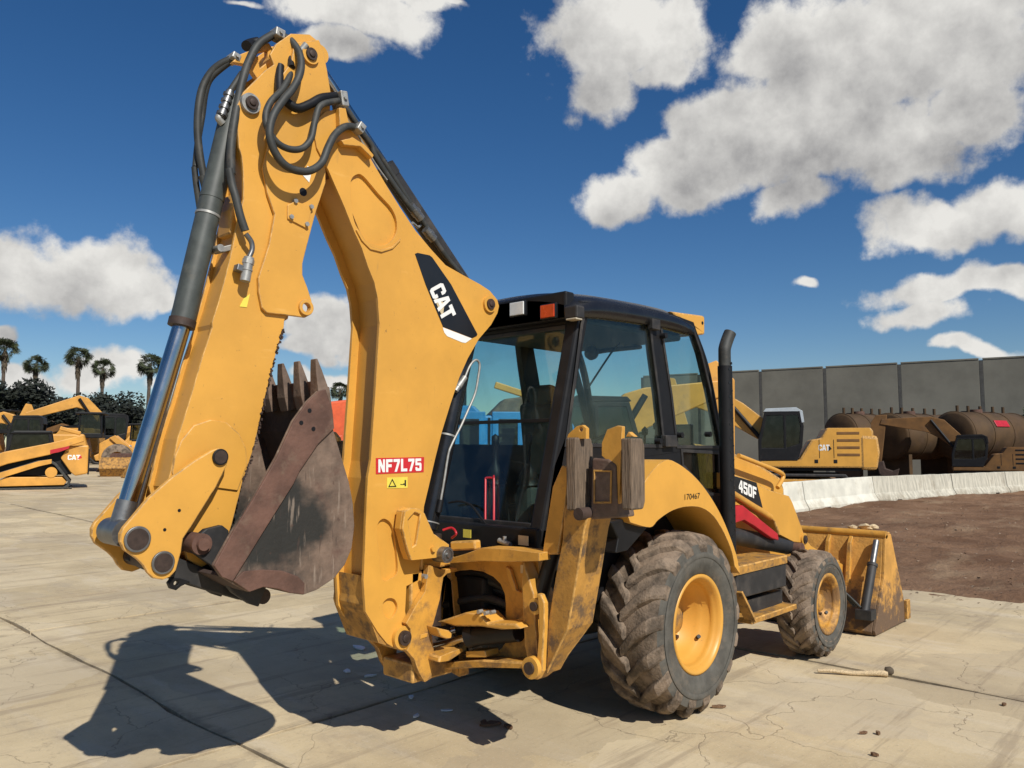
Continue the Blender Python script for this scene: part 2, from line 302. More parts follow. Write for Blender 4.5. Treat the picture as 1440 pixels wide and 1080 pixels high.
def bucket_side_mat():
    m = MATS['rust_light'].copy(); m.name = 'bucket_side'; t = m.node_tree; b = t.nodes['Principled BSDF']
    src = b.inputs['Base Color'].links[0].from_socket
    tcn = nd(t, 'ShaderNodeTexCoord'); q = UY(K('c4', (765, 720)), -.375)[0]
    n = nd(t, 'ShaderNodeTexNoise'); n.inputs['Scale'].default_value = 7; n.inputs['Detail'].default_value = 7; t.links.new(tcn.outputs['Object'], n.inputs[0])
    d = vmt(t, 'LENGTH', vmt(t, 'MULTIPLY', vmt(t, 'SUBTRACT', tcn.outputs['Object'], (q[0], -.375, q[1])), (1/.30, 0, 1/.27)))
    f = mrange(t, mth(t, 'ADD', d, mth(t, 'MULTIPLY', mth(t, 'SUBTRACT', n.outputs['Fac'], .5), 1.3)), .65, 1.1, .96, 0)
    c = nd(t, 'ShaderNodeMix', data_type='RGBA'); t.links.new(f, c.inputs[0]); t.links.new(src, c.inputs[6]); c.inputs[7].default_value = (.014, .015, .013, 1)
    out = c.outputs[2]      # scrapes from digging, running up and down the plate
    for sc_, st_, lo_, hi_, amt, wc in ((6, (7, 1, .8), .60, .70, .55, (.30, .235, .18)), (11, (5, 1, .5), .64, .70, .6, (.05, .03, .022)), (24, (1, 1, 1), .64, .72, .6, (.07, .038, .026))):
        n3 = nd(t, 'ShaderNodeTexNoise'); n3.inputs['Scale'].default_value = sc_; n3.inputs['Detail'].default_value = 7
        t.links.new(vmt(t, 'MULTIPLY', tcn.outputs['Object'], st_), n3.inputs['Vector'])
        c3 = nd(t, 'ShaderNodeMix', data_type='RGBA'); t.links.new(mth(t, 'MULTIPLY', mrange(t, n3.outputs['Fac'], lo_, hi_), amt), c3.inputs[0]); t.links.new(out, c3.inputs[6]); c3.inputs[7].default_value = wc+(1,); out = c3.outputs[2]
    t.links.new(out, b.inputs['Base Color']); MATS['bucket_side'] = m
bucket_side_mat()

# ------------------------------------------------------------------ mesh building
class MB:
    def __init__(s): s.v = []; s.f = []; s.sm = []
    def add(s, v, f, smooth=False):
        o = len(s.v); s.v += [tuple(x) for x in v]; s.f += [tuple(i+o for i in q) for q in f]; s.sm += [smooth]*len(f); return s
    def box(s, c, d, rot=None, taper=1):
        M = rot or Matrix.Identity(3); c = Vector(c)
        v = []
        for z in (-1, 1):
            k = taper if z > 0 else 1
            for x, y in ((-1,-1),(1,-1),(1,1),(-1,1)): v.append(c+M@Vector((x*d[0]/2*k, y*d[1]/2*k, z*d[2]/2)))
        return s.add(v, [(3,2,1,0),(4,5,6,7),(0,1,5,4),(1,2,6,5),(2,3,7,6),(3,0,4,7)])
    def bar(s, a, b, w, h, up=(0,0,1), w2=None, h2=None):
        a, b = Vector(a), Vector(b); d = (b-a).normalized(); u = Vector(up)
        sd = d.cross(u)
        if sd.length < 1e-4: sd = d.cross(Vector((0,1,0)))
        sd.normalize(); u = sd.cross(d); v = []
        for p, ww, hh in ((a, w, h), (b, w2 or w, h2 or h)):
            for i, j in ((-1,-1),(1,-1),(1,1),(-1,1)): v.append(p+sd*i*ww/2+u*j*hh/2)
        return s.add(v, [(3,2,1,0),(4,5,6,7),(0,1,5,4),(1,2,6,5),(2,3,7,6),(3,0,4,7)])
    def prism(s, pts, ax, a0, a1, holes=()):
        def p3(p, a): return (a,)+tuple(p) if ax == 'x' else ((p[0], a, p[1]) if ax == 'y' else tuple(p)+(a,))
        loops = [list(pts)]+[list(h) for h in holes]
        flat = [p for l in loops for p in l]; n = len(flat)
        tris = tessellate_polygon([[Vector((p[0], p[1], 0)) for p in l] for l in loops])
        v = [p3(p, a0) for p in flat]+[p3(p, a1) for p in flat]
        f = [tuple(t) for t in tris]+[tuple(i+n for i in reversed(t)) for t in tris]
        o = 0
        for l in loops:
            k = len(l)
            for i in range(k): j = (i+1) % k; f.append((o+i, o+j, o+j+n, o+i+n))
            o += k
        return s.add(v, f)
    def tube(s, path, r, n=12, cap=True, r2=None):
        P = [Vector(p) for p in path]; m = len(P); v = []; f = []
        t0 = (P[1]-P[0]).normalized(); u = t0.orthogonal().normalized()
        for i, p in enumerate(P):
            t = ((P[min(i+1, m-1)]-P[max(i-1, 0)])).normalized()
            u = (u-t*u.dot(t)).normalized(); w = t.cross(u)
            rr = r if r2 is None else r+(r2-r)*i/(m-1)
            v += [p+u*math.cos(2*math.pi*k/n)*rr+w*math.sin(2*math.pi*k/n)*rr for k in range(n)]
        for i in range(m-1):
            for k in range(n): f.append((i*n+k, i*n+(k+1) % n, (i+1)*n+(k+1) % n, (i+1)*n+k))
        s.add(v, f, True)
        if cap:
            s.add(v[:n], [tuple(range(n))[::-1]]); s.add(v[-n:], [tuple(range(n))])
        return s
    def cyl(s, a, b, r, r2=None, n=20): return s.tube([a, b], r, n, True, r2)
    def lathe(s, prof, c, axis, n=40, smooth=True, start=0, arc=2*math.pi):
        """prof: (radius, distance along axis)"""
        A = Vector(axis).normalized(); u = A.orthogonal().normalized(); w = A.cross(u); c = Vector(c); k = len(prof); v = []; f = []
        for i in range(n):
            a = start+arc*i/n; d = u*math.cos(a)+w*math.sin(a)
            v += [c+d*r+A*h for r, h in prof]
        for i in range(n):
            j = (i+1) % n
            for q in range(k-1): f.append((i*k+q, j*k+q, j*k+q+1, i*k+q+1))
        return s.add(v, f, smooth)
    def mesh(s, name):
        me = bpy.data.meshes.new(name); me.from_pydata(s.v, [], s.f); me.polygons.foreach_set('use_smooth', s.sm)
        bm = bmesh.new(); bm.from_mesh(me); bmesh.ops.recalc_face_normals(bm, faces=bm.faces[:]); bm.to_mesh(me); bm.free(); return me
    def obj(s, name, m, parent=None, bevel=0, seg=2, label=None, kind=None):
        o = bpy.data.objects.new(name, s.mesh(name)); COL.objects.link(o)
        o.data.materials.append(MATS[m])
        if parent is not None: o.parent = parent
        if bevel:
            bv = o.modifiers.new('edge', 'BEVEL'); bv.width = bevel; bv.segments = seg; bv.limit_method = 'ANGLE'; bv.angle_limit = R(38); bv.use_clamp_overlap = True
        if bevel and m in ('yellow', 'yellow_dirty', 'yellow_mud'): o.data.materials.append(MATS['worn_edge']); bv.material = 1
        if label: o['label'] = label
        if kind: o['kind'] = kind
        return o
def thing(name, label, cat, loc=(0,0,0), rz=0, group=None, sc=1):
    o = bpy.data.objects.new(name, None); COL.objects.link(o); o.location = loc; o.rotation_euler = (0, 0, rz); o.scale = (sc,)*3
    o['label'] = label; o['category'] = cat
    if group: o['group'] = group
    return o
def tag(o, label, cat, group=None):
    o['label'] = label; o['category'] = cat
    if group: o['group'] = group
    return o
def inset(pts, d):
    n = len(pts); A = sum(pts[i][0]*pts[(i+1) % n][1]-pts[(i+1) % n][0]*pts[i][1] for i in range(n)); sg = 1 if A > 0 else -1; o = []
    for i in range(n):
        p, q, r = Vector(pts[i-1]), Vector(pts[i]), Vector(pts[(i+1) % n])
        a = (q-p).normalized(); b = (r-q).normalized(); na = Vector((-a.y, a.x))*sg; nb = Vector((-b.y, b.x))*sg
        m = na+nb; m = m/max(.35, m.dot(na)) if m.length > 1e-6 else na
        o.append(tuple(q+m*d))
    return o
def smooth_path(pts, k=6, closed=False):
    P = [Vector(p) for p in pts]; n = len(P); o = []
    for i in range(n if closed else n-1):
        g = (lambda j: P[j % n]) if closed else (lambda j: P[min(max(j, 0), n-1)])
        a, b, c, d = g(i-1), g(i), g(i+1), g(i+2)
        for s in range(k):
            t = s/k; o.append(.5*((2*b)+(c-a)*t+(2*a-5*b+4*c-d)*t*t+(3*b-3*c+d-a)*t**3))
    if not closed: o.append(P[-1])
    return o
def circ2(c, r, n=24): return [(c[0]+r*math.cos(2*math.pi*i/n), c[1]+r*math.sin(2*math.pi*i/n)) for i in range(n)]
def capsule(a, b, ra, rb, n=10):
    a, b = Vector(a), Vector(b); d = (b-a); t = math.atan2(d.y, d.x)
    return [tuple(b+Vector((math.cos(x), math.sin(x)))*rb) for x in [t-math.pi/2+math.pi*i/n for i in range(n+1)]] + \
           [tuple(a+Vector((math.cos(x), math.sin(x)))*ra) for x in [t+math.pi/2+math.pi*i/n for i in range(n+1)]]
def text(s, name, m, parent, o, xd, yd, w, h, bold=.0, lift=None):
    """flat printed lettering filling a w x h rectangle that starts at o and runs along xd, yd"""
    cu = bpy.data.curves.new(name, 'FONT'); cu.body = s; cu.offset = bold; cu.resolution_u = 3
    ob = bpy.data.objects.new(name, cu); me = bpy.data.meshes.new_from_object(ob); bpy.data.objects.remove(ob)
    xs = [v.co.x for v in me.vertices]; ys = [v.co.y for v in me.vertices]; x0, x1, y0, y1 = min(xs), max(xs), min(ys), max(ys)
    o, xd, yd = Vector(o), Vector(xd).normalized(), Vector(yd).normalized()
    for v in me.vertices: v.co = o+xd*((v.co.x-x0)/(x1-x0)*w)+yd*((v.co.y-y0)/(y1-y0)*h)
    ob = bpy.data.objects.new(name, me); COL.objects.link(ob); me.materials.clear(); me.materials.append(MATS[m]); ob.parent = parent
    return ob

GLY = {'C': [[(.15,0),(.85,0),(1,.15),(1,.36),(.68,.36),(.68,.22),(.32,.22),(.32,.78),(.68,.78),(.68,.64),(1,.64),(1,.85),(.85,1),(.15,1),(0,.85),(0,.15)]],
 'A': [[(-.06,0),(.27,0),(.32,.2),(.68,.2),(.73,0),(1.06,0),(.72,1),(.28,1)], [(.39,.4),(.61,.4),(.5,.75)]],
 'T': [[(.33,0),(.67,0),(.67,.76),(1,.76),(1,1),(0,1),(0,.76),(.33,.76)]],
 'N': [[(0,0),(.3,0),(.3,.52),(.66,0),(1,0),(1,1),(.7,1),(.7,.48),(.34,1),(0,1)]],
 'F': [[(0,0),(.34,0),(.34,.37),(.86,.37),(.86,.6),(.34,.6),(.34,.77),(1,.77),(1,1),(0,1)]],
 '7': [[(.16,0),(.52,0),(1,.8),(1,1),(0,1),(0,.77),(.6,.77)]],
 'L': [[(0,0),(1,0),(1,.23),(.35,.23),(.35,1),(0,1)]],
 '5': [[(.12,0),(.88,0),(1,.12),(1,.55),(.88,.66),(.32,.66),(.32,.79),(.95,.79),(.95,1),(0,1),(0,.45),(.66,.45),(.66,.21),(.32,.21),(.32,.31),(0,.31),(0,.12)]],
 '4': [[(.52,0),(.86,0),(.86,.22),(1,.22),(1,.43),(.86,.43),(.86,1),(.48,1),(0,.43),(0,.22),(.52,.22)], [(.26,.43),(.52,.43),(.52,.76)]],
 '0': [[(.14,0),(.86,0),(1,.14),(1,.86),(.86,1),(.14,1),(0,.86),(0,.14)], [(.33,.23),(.67,.23),(.67,.77),(.33,.77)]]}
def block(s, name, m, parent, o, xd, yd, w, h, gap=.16, nrm=None):
    """heavy block capitals as thin raised print"""
    o, xd, yd = Vector(o), Vector(xd).normalized(), Vector(yd).normalized(); n = len(s); cw = w/(n+(n-1)*gap); nn = xd.cross(yd)*.001; b = MB()
    for i, ch in enumerate(s):
        lps = GLY[ch]; flat = [p for l in lps for p in l]; tris = tessellate_polygon([[Vector((p[0], p[1], 0)) for p in l] for l in lps])
        b.add([o+xd*((i*(1+gap)+p[0])*cw)+yd*(p[1]*h)+nn for p in flat], [tuple(t) for t in tris])
    return b.obj(name, m, parent)

# ------------------------------------------------------------------ the ground
def sstep(a, b, x):
    t = min(1, max(0, (x-a)/(b-a))); return t*t*(3-2*t)
def gz(x, y):
    """the yard climbs gently towards the tree line"""
    return .016*max(0, y-8)*sstep(8, 16, y)
def struct(o): o['kind'] = 'structure'; return o
def sheet(name, m, x0, x1, y0, y1, nx, ny, zf):
    b = MB(); v = [(x0+(x1-x0)*i/nx, y0+(y1-y0)*j/ny) for j in range(ny+1) for i in range(nx+1)]
    b.add([(x, y, zf(x, y)) for x, y in v], [(j*(nx+1)+i, j*(nx+1)+i+1, (j+1)*(nx+1)+i+1, (j+1)*(nx+1)+i) for j in range(ny) for i in range(nx)], True)
    return struct(b.obj(name, m))
sheet('ground', 'dirt', -900, 900, -900, 900, 90, 90, lambda x, y: -.10+min(gz(x, y), 1.6))
S0, SX, SY = 4.4, -2.45, 5.2
yard = sheet('concrete_yard', 'concrete', -90, 40, SY+4*S0, 95, 60, 30, lambda x, y: gz(x, y)-.012)
b = MB(); b.box((-60, -20, -.06), (80, 100, .07)); struct(b.obj('concrete_apron', 'concrete'))
pav = bpy.data.objects.new('pavement', None); COL.objects.link(pav); struct(pav)
def slab(i, j):
    r = random.Random(i*31+j*7); x0, y0 = SX+i*S0, SY+j*S0; n = 14; b = MB(); g = .015
    def edge(x, y):       # broken, wandering slab edges
        dx = .035*noise.noise((x*1.9+i*3.1, y*1.9, 1.3))+.11*noise.noise((x*.45, y*.45, 9.3)); dy = .035*noise.noise((x*1.9, y*1.9+j*2.7, 4.1))+.11*noise.noise((x*.45, y*.45, 3.3))
        return x+dx, y+dy
    lp = []
    for k in range(n): lp.append((x0+g+(S0-2*g)*k/n, y0+g))
    for k in range(n): lp.append((x0+S0-g, y0+g+(S0-2*g)*k/n))
    for k in range(n): lp.append((x0+S0-g-(S0-2*g)*k/n, y0+S0-g))
    for k in range(n): lp.append((x0+g, y0+S0-g-(S0-2*g)*k/n))
    lp = [edge(*p) for p in lp]; dz = r.uniform(-.004, .004)
    m = len(lp); top = [(x, y, gz(x, y)+dz) for x, y in lp]; chm = inset(lp, .004)
    v = [(x, y, z-.09) for x, y, z in top]+[(x, y, z-.003) for x, y, z in top]+[(x, y, gz(x, y)+dz) for x, y in chm]
    f = [(a, (a+1) % m, (a+1) % m+m, a+m) for a in range(m)]+[(a+m, (a+1) % m+m, (a+1) % m+2*m, a+2*m) for a in range(m)]+[tuple(range(2*m, 3*m))]
    b.add(v, f); return b.obj('slab', 'concrete', pav)
for i in range(-7, 2):
    for j in range(-4, 4): slab(i, j)
for i in range(2, 4):
    for j in range(1, 4): slab(i, j)
# bare earth beyond the last slab, rutted
def dz(x, y):
    h = .10*noise.noise((x*.35, y*.35, 2))+.05*noise.noise((x*1.1, y*1.1, 5))+.035*noise.noise((x*3.2, y*3.2, 8))
    h += .035*math.sin(x*.9+1.4*noise.noise((x*.2, y*.3, 1)))
    e = .05*noise.noise((x*1.3, y*1.3, 7))+.03*noise.noise((x*4.5, y*4.5, 3))
    return -.035+.075*sstep(5.7, 6.9, x)+e*(1-sstep(6.6, 8.5, x))*.8+h*sstep(6.3, 8.5, x)*(1-sstep(8.5, 9.5, y)) - .09*sstep(8.5, 9.5, y)
sheet('dirt_ground', 'dirt', 5.5, 45, -22, 9.4, 300, 240, dz)
b = MB(); gr = random.Random(12)
for k in range(2600):
    x = 5.9+gr.random()**1.8*24; y = gr.uniform(-14, 6.5); s = gr.uniform(.008, .035)*(1.8 if gr.random() < .06 else 1); z = max(dz(x, y), 0 if x < 6.35 else -1)
    q = [Vector((gr.uniform(-1, 1), gr.uniform(-1, 1), gr.uniform(-.5, .7)))*s for _ in range(5)]; b.add([v+Vector((x, y, z+s*.2)) for v in q], [(0, 1, 2), (0, 2, 3), (0, 3, 4), (1, 2, 4), (2, 3, 4), (0, 1, 4)])
tag(b.obj('gravel', 'rubble', kind='stuff'), 'loose pale stones scattered over the bare brown earth', 'gravel')

# ------------------------------------------------------------------ backhoe loader
BH = thing('backhoe_loader', 'yellow backhoe loader parked on concrete with its rear boom folded up', 'backhoe')
def both(fn, *a):
    for s in (-1, 1): fn(s, *a)
# --- boom
BW = .15
boom_px = K('c1', (1035,900),(1015,800),(1040,705),(1095,655),(1180,640),(1230,690))+K('c3', (395,85),(480,235),(560,370),(640,500),(740,650),(840,770),(930,868),(1040,930),(1150,990),(1210,1030)) + \
    K('c6', (325,70),(333,100),(326,132),(297,185),(240,252),(190,340),(150,430),(110,550),(70,680),(40,800),(10,930)) + \
    K('c5', (496,232),(486,420),(470,560),(418,585),(412,700),(432,775),(436,815),(420,850),(390,864),(355,856),(330,840),(290,790),(235,700),(226,560),(232,430),(236,300),(245,100)) + \
    K('e1', (505,860),(515,700),(530,480),(541,300),(556,60)) + K('c3', (500,1075),(480,980),(440,880),(400,760),(350,650),(290,500),(190,270))
boom_o = UY(boom_px, -BW)
slot1 = capsule(*UY(K('c5', (335,330),(335,505)), -BW), .075, .075) if False else None
def boom_slot(pts): return [tuple(p) for p in smooth_path(UY(pts, -BW), 4, True)]
slots = [boom_slot(K('c5', (285,330),(310,285),(345,300),(362,345),(375,440),(378,520),(350,550),(310,555),(296,450))),
         boom_slot(K('c5', (312,665),(335,640),(365,645),(378,680),(360,720),(335,730),(314,705)))]
b = MB()
ov = [tuple(p) for p in smooth_path(UY(K('c3', (365,295),(410,305),(500,410),(590,510),(622,600),(612,680),(560,735),(490,742),(430,715),(390,660),(352,590),(332,470),(330,340)), -BW), 4, True)]
slots.append(ov)
b.prism(boom_o, 'y', -BW, -BW+.022, slots); b.prism(boom_o, 'y', BW-.022, BW)
core_px = boom_px[6:]; core = inset(UY(core_px, -BW), .055)
b.prism(core, 'y', -BW+.0215, BW-.0215)
boom = b.obj('boom', 'yellow', BH, .005)
# rolled lip under the oval recess
lo_, li_ = K('c3', (358,645),(395,715),(450,770),(520,788),(590,765),(640,712)), K('c3', (640,700),(585,752),(515,772),(455,752),(405,700),(372,645))
b = MB(); b.prism(UY(lo_+li_, -BW), 'y', -BW-.010, -BW-.0005); b.obj('recess_lip', 'yellow', boom, .003)
def pinset(px, y, r, par, boss=True, mt='yellow', r2=None, m2='pin', out=.03):
    c = UY([px], y)[0]; b = MB()
    if boss: b.cyl((c[0], y+.01, c[1]), (c[0], y-out*.6, c[1]), r*1.55, n=28); b.obj('pin_boss', mt, par, .004)
    b = MB(); b.cyl((c[0], y+.02, c[1]), (c[0], y-out, c[1]), r, n=24)
    b.lathe([(0, 0), (r*.55, 0), (r*.55, .008), (0, .008)], (c[0], y-out, c[1]), (0, -1, 0), 16); return b.obj('pivot_pin', m2, par, .004)
pinset(K('c6', (285,92))[0], -BW, .037, boom)
pinset(K('c5', (392,812))[0], -BW, .045, boom, out=.05)
# logo panel
dec = UY(K('c3', (735,797),(750,790),(828,806),(845,820))+K('d1', (292,0),(492,378),(486,392),(452,408),(231,322),(98,0)), -BW)
b = MB(); b.prism(dec, 'y', -BW-.0025, -BW-.0005); lp = b.obj('logo_panel', 'black_print', boom)
b = MB(); b.prism(UY(K('d1', (228,326),(450,411),(402,444),(375,440),(262,393),(240,365)), -BW), 'y', -BW-.0025, -BW-.0005); b.obj('logo_stripe', 'white_print', boom)
def tx(s, name, m, par, c, o, xe, ye, y, bold=.0):
    o3, x3, y3 = at(K(c, o)[0], 1, y), at(K(c, xe)[0], 1, y), at(K(c, ye)[0], 1, y)
    text(s, name, m, par, o3, x3-o3, y3-o3, (x3-o3).length, (y3-o3).length, bold)
def bx_(s, name, m, par, c, o, xe, ye, y, gap=.16):
    o3, x3, y3 = at(K(c, o)[0], 1, y), at(K(c, xe)[0], 1, y), at(K(c, ye)[0], 1, y)
    return block(s, name, m, par, o3, x3-o3, y3-o3, (x3-o3).length, (y3-o3).length, gap)
bx_('CAT', 'logo_letters', 'white_print', boom, 'd1', (126,38), (232,285), (228,-18), -BW-.0045, .06)
b = MB(); b.prism(UY(K('d1', (152,88),(196,112),(240,140),(228,250)), -BW), 'y', -BW-.0040, -BW-.003); b.obj('logo_triangle', 'pale_print', boom)
st = UY(K('e1', (533,848),(815,842),(812,930),(533,942)), -BW); b = MB(); b.prism(st, 'y', -BW-.0025, -BW-.0005); b.obj('number_sticker', 'red_print', boom)
bx_('NF7L75', 'number_letters', 'white_print', boom, 'e1', (548,932), (800,922), (548,856), -BW-.004)
st = UY(K('e1', (598,962),(718,958),(718,1022),(598,1025)), -BW); b = MB(); b.prism(st, 'y', -BW-.0025, -BW-.0005); b.obj('warning_sticker', 'yellow_print', boom)
tri = UY(K('e1', (604,1018),(652,1016),(628,968)), -BW); b = MB(); b.prism(tri, 'y', -BW-.0042, -BW-.003, [inset(tri, .006)]); b.obj('warning_triangle', 'black_print', boom)
b = MB(); b.prism(UY(K('e1', (675,1000),(692,1000),(692,996),(700,996),(700,976),(708,976),(708,1012),(700,1012),(700,1004),(675,1004)), -BW), 'y', -BW-.0042, -BW-.003); b.obj('warning_figure', 'black_print', boom)
# --- stick
SW = .115
stick_px = K('c1', (860,130),(985,135),(1040,180),(1065,250),(1090,380),(1115,530),(1120,700),(1100,900)) + \
    K('c2', (1150,170),(1085,360),(1040,530),(1000,680),(1000,750),(960,900),(900,1040)) + K('c4', (770,0),(740,100),(700,260),(660,440),(620,560),(600,640),(580,720),(540,830),(470,870),(420,840),(380,700),(345,580)) + \
    K('c4', (360,520),(385,400),(430,260),(470,120),(510,0)) + K('c2', (440,1050),(480,930),(520,780),(565,600),(600,430),(640,270),(640,120),(630,0)) + \
    K('c1', (510,900),(495,740),(498,610),(540,525),(690,375),(745,340),(720,270),(760,200))
stick_o = UY(stick_px, -SW)
b = MB(); b.prism(stick_o, 'y', -SW, -SW+.02); b.prism(stick_o, 'y', SW-.02, SW)
b.prism(inset(stick_o, .022), 'y', -SW+.01, SW-.01); stick = b.obj('stick', 'yellow', BH, .004)
plate = UY(K('c1', (1035,180),(1065,250),(1090,380),(1115,530),(1110,700),(1080,900)) + K('c2', (1148,172),(1085,362),(1040,532),(1002,680),(1002,752),(1032,830),(1058,910),(1068,960),(1060,1000),(1020,1022),(775,992),(745,960),(725,860),(722,770),(790,560),(825,370),(780,240),(750,80)) + K('c1', (690,900),(700,700),(760,560),(770,440),(850,330),(870,200)), -SW)
hole = circ2(UY(K('c2', (1018,960))[0:1], -SW)[0], .024, 16)
b = MB(); b.prism(plate, 'y', -SW-.022, -SW-.0005, [hole]); b.prism(plate, 'y', SW+.0005, SW+.022, [hole]); b.obj('gusset_plate', 'yellow', stick, .005)
hc = UY(K('c2', (1018,960)), -SW)[0]
b = MB(); b.lathe([(.026, 0), (.046, 0), (.046, .018), (.026, .018), (.026, 0)], (hc[0], -SW-.021, hc[1]), (0, -1, 0), 24, False); b.obj('lug_ring', 'yellow', stick, .003)
YP = -SW-.022
tb = UY(K('c2', (915,310),(960,285),(1070,320),(1040,460),(915,395)), YP); b = MB(); b.prism(tb, 'y', YP-.010, YP-.0005); b.obj('cover_plate', 'yellow', stick, .003)
for q in ((962,285),(1062,322),(935,385),(1034,432)):
    c = UY(K('c2', q), YP)[0]; b = MB(); b.cyl((c[0], YP, c[1]), (c[0], YP-.022, c[1]), .014, n=6); b.obj('bolt', 'zinc', stick)
c = UY(K('c2', (1018,225)), YP)[0]; b = MB(); b.cyl((c[0], YP+.002, c[1]), (c[0], YP-.002, c[1]), .024); b.obj('drain_hole', 'black', stick)
c = UY(K('c2', (1045,130)), YP)[0]; b = MB(); b.prism(UY(K('c2', (1015,120),(1045,60),(1075,80),(1055,165)), YP), 'y', YP-.003, YP-.001); b.obj('paper_label', 'white_print', stick)
b = MB(); b.prism(UY(K('c2', (640,900),(680,870),(660,955),(615,950)), -SW), 'y', -SW-.003, -SW-.001); b.obj('worn_label', 'yellow_print', stick)
pinset(K('c1', (985,278))[0], YP, .036, stick); pinset(K('c1', (578,608))[0], -SW, .036, stick, mt='zinc', out=.04)
# weld arc round the lower end plate
arc = UY(K('c4', (362,520),(370,470),(395,410),(440,355),(500,335),(560,345),(605,385),(630,440),(633,500)), -SW)
arc2 = [(x, z) for x, z in UY(K('c4', (600,590),(525,580),(480,640),(400,720)), -SW)]
b = MB(); b.prism(arc+arc2, 'y', -SW-.012, -SW-.0005); b.prism(arc+arc2, 'y', SW+.0005, SW+.012); b.obj('end_plate', 'yellow', stick, .006)
# rough weld bead down the stick's edge
b = MB(); wp = smooth_path([at(p, 1, -SW-.002) for p in K('c4', (768,10),(742,95),(702,258),(662,438),(622,556))], 22)
for i, p in enumerate(wp):
    if rnd.random() < .75: b.box(p+Vector((rnd.uniform(-.006, .006), 0, rnd.uniform(-.006, .006))), (rnd.uniform(.005, .011), .010, rnd.uniform(.008, .018)), Matrix.Rotation(rnd.uniform(0, 3), 3, 'Y'))
b.obj('weld_bead', 'rust_dark', stick, kind='stuff')
# steel pipe with hose fittings on the stick side
def tubes(name, m, par, pts, r, n=10, k=5): return MB().tube(smooth_path(pts, k) if len(pts) > 2 else pts, r, n).obj(name, m, par)
def hp(c, y, *pts):
    """pixel polyline, each point with its own plane: y may be a list"""
    q = K(c, *pts); ys = y if isinstance(y, (list, tuple)) else [y]*len(q)
    return [at(p, 1, yy) for p, yy in zip(q, ys)]
tubes('elbow_pipe', 'steel', stick, hp('c2', -SW-.055, (655,490),(690,540),(695,590),(678,635)), .014)
b = MB(); p = hp('c2', -SW-.055, (676,640),(650,790)); b.cyl(p[0], p[1], .027, n=18); b.cyl(p[0]+(p[1]-p[0])*.08, p[0]+(p[1]-p[0])*.28, .032, n=6); b.cyl(p[0]+(p[1]-p[0])*.5, p[0]+(p[1]-p[0])*.56, .03, n=18); b.obj('hose_coupling', 'zinc', stick, .002)
p = hp('c2', -SW-.04, (590,700),(640,720)); b = MB(); b.bar(p[0], p[1], .05, .035); b.obj('coupling_bracket', 'steel', stick, .004)
p = hp('c2', -.02, (470,600),(575,575)); b = MB(); b.bar(p[0], p[1], .06, .03); b.cyl(p[0]+Vector((0,-.05,.01)), p[0]+Vector((0,.05,.01)), .02); b.obj('hose_bracket', 'zinc', stick, .004)
g1 = UY(K('c2', (520,350),(560,240),(600,430),(590,500),(560,520),(515,500)), 0); b = MB(); b.prism(g1, 'y', -.07, .07); b.obj('cylinder_stop', 'yellow', stick, .008)
# --- bucket cylinder along the back of the stick
pt, pb, pr = at((331,140), 1, 0), at(K('c2', (252,1055))[0], 1, 0), at((166,748), 1, 0)
ax = (pb-pt).normalized()
b = MB(); b.cyl(pt, pb, .062, n=28); b.cyl(pt+ax*(pb-pt).length*.45, pt+ax*((pb-pt).length*.45+.02), .0645, n=28); bc = b.obj('bucket_cylinder', 'cylinder_grey', BH)
b = MB(); b.cyl(pt+ax*((pb-pt).length*.53), pt+ax*((pb-pt).length*.54), .0655, n=28); b.obj('cylinder_band', 'zinc', bc)
b = MB(); b.cyl(pb-ax*.02, pb+ax*.02, .068, n=28); b.obj('gland', 'pin', bc, .004)
pr2 = pb+(pr-pb)*.97
b = MB(); b.cyl(pb, pr2, .042, n=24); b.obj('rod', 'chrome', bc)
b = MB(); b.cyl(pr2-(pr-pb).normalized()*.12, pr, .05, n=20); b.cyl((pr.x, -.10, pr.z), (pr.x, .10, pr.z), .065, n=28); b.obj('rod_eye', 'steel', bc, .004)
pa, pz = at((302,330), 1, .03), at((190,720), 1, .06)
b = MB(); b.cyl(pa, pz, .014); b.obj('guard_rod', 'steel', bc)
# --- bucket linkage
LV = -.165
lev = UY(K('d7', (800,60),(850,45),(890,70),(905,110),(900,150),(830,290),(660,560),(620,620),(608,700),(575,820),(540,860),(490,880),(430,870),(395,835),(370,790),(330,750),(245,690),(220,640),(220,590),(240,550),(300,480),(400,360),(560,220),(700,120)), LV-.03)
for y0, y1 in ((LV-.03, LV), (-LV, -LV+.03)):
    b = MB(); b.prism(lev, 'y', y0, y1); lo = b.obj('lever_plate', 'yellow', BH, .006)
    if y0 < 0:
        for q, r in (((850,102), .034), ((326,622), .05), ((488,770), .045)):
            c = UY(K('d7', q), LV-.03)[0]
            b = MB(); b.lathe([(r, 0), (r*1.22, 0), (r*1.22, .014), (r, .014)], (c[0], LV-.03, c[1]), (0, -1, 0), 28, False); b.obj('pin_ring', 'steel' if r > .04 else 'black', lo, .003)
            b = MB(); b.cyl((c[0], LV, c[1]), (c[0], LV-.045, c[1]), r, n=24); b.obj('pivot_pin', 'pin', lo, .006)
        for q in ((594,440),(502,562)):
            c = UY(K('d7', q), LV-.03)[0]; b = MB(); b.cyl((c[0], LV-.028, c[1]), (c[0], LV-.032, c[1]), .008, n=10); b.obj('lever_hole', 'black', lo)
c1 = UY(K('d7', (326,622)), LV-.03)[0]; c2 = UY(K('d7', (488,770)), LV-.03)[0]
b = MB(); b.cyl((c1[0], LV, c1[1]), (c1[0], -LV, c1[1]), .045); b.cyl((c2[0], LV, c2[1]), (c2[0], -LV, c2[1]), .045); b.obj('cross_pin', 'pin', BH)
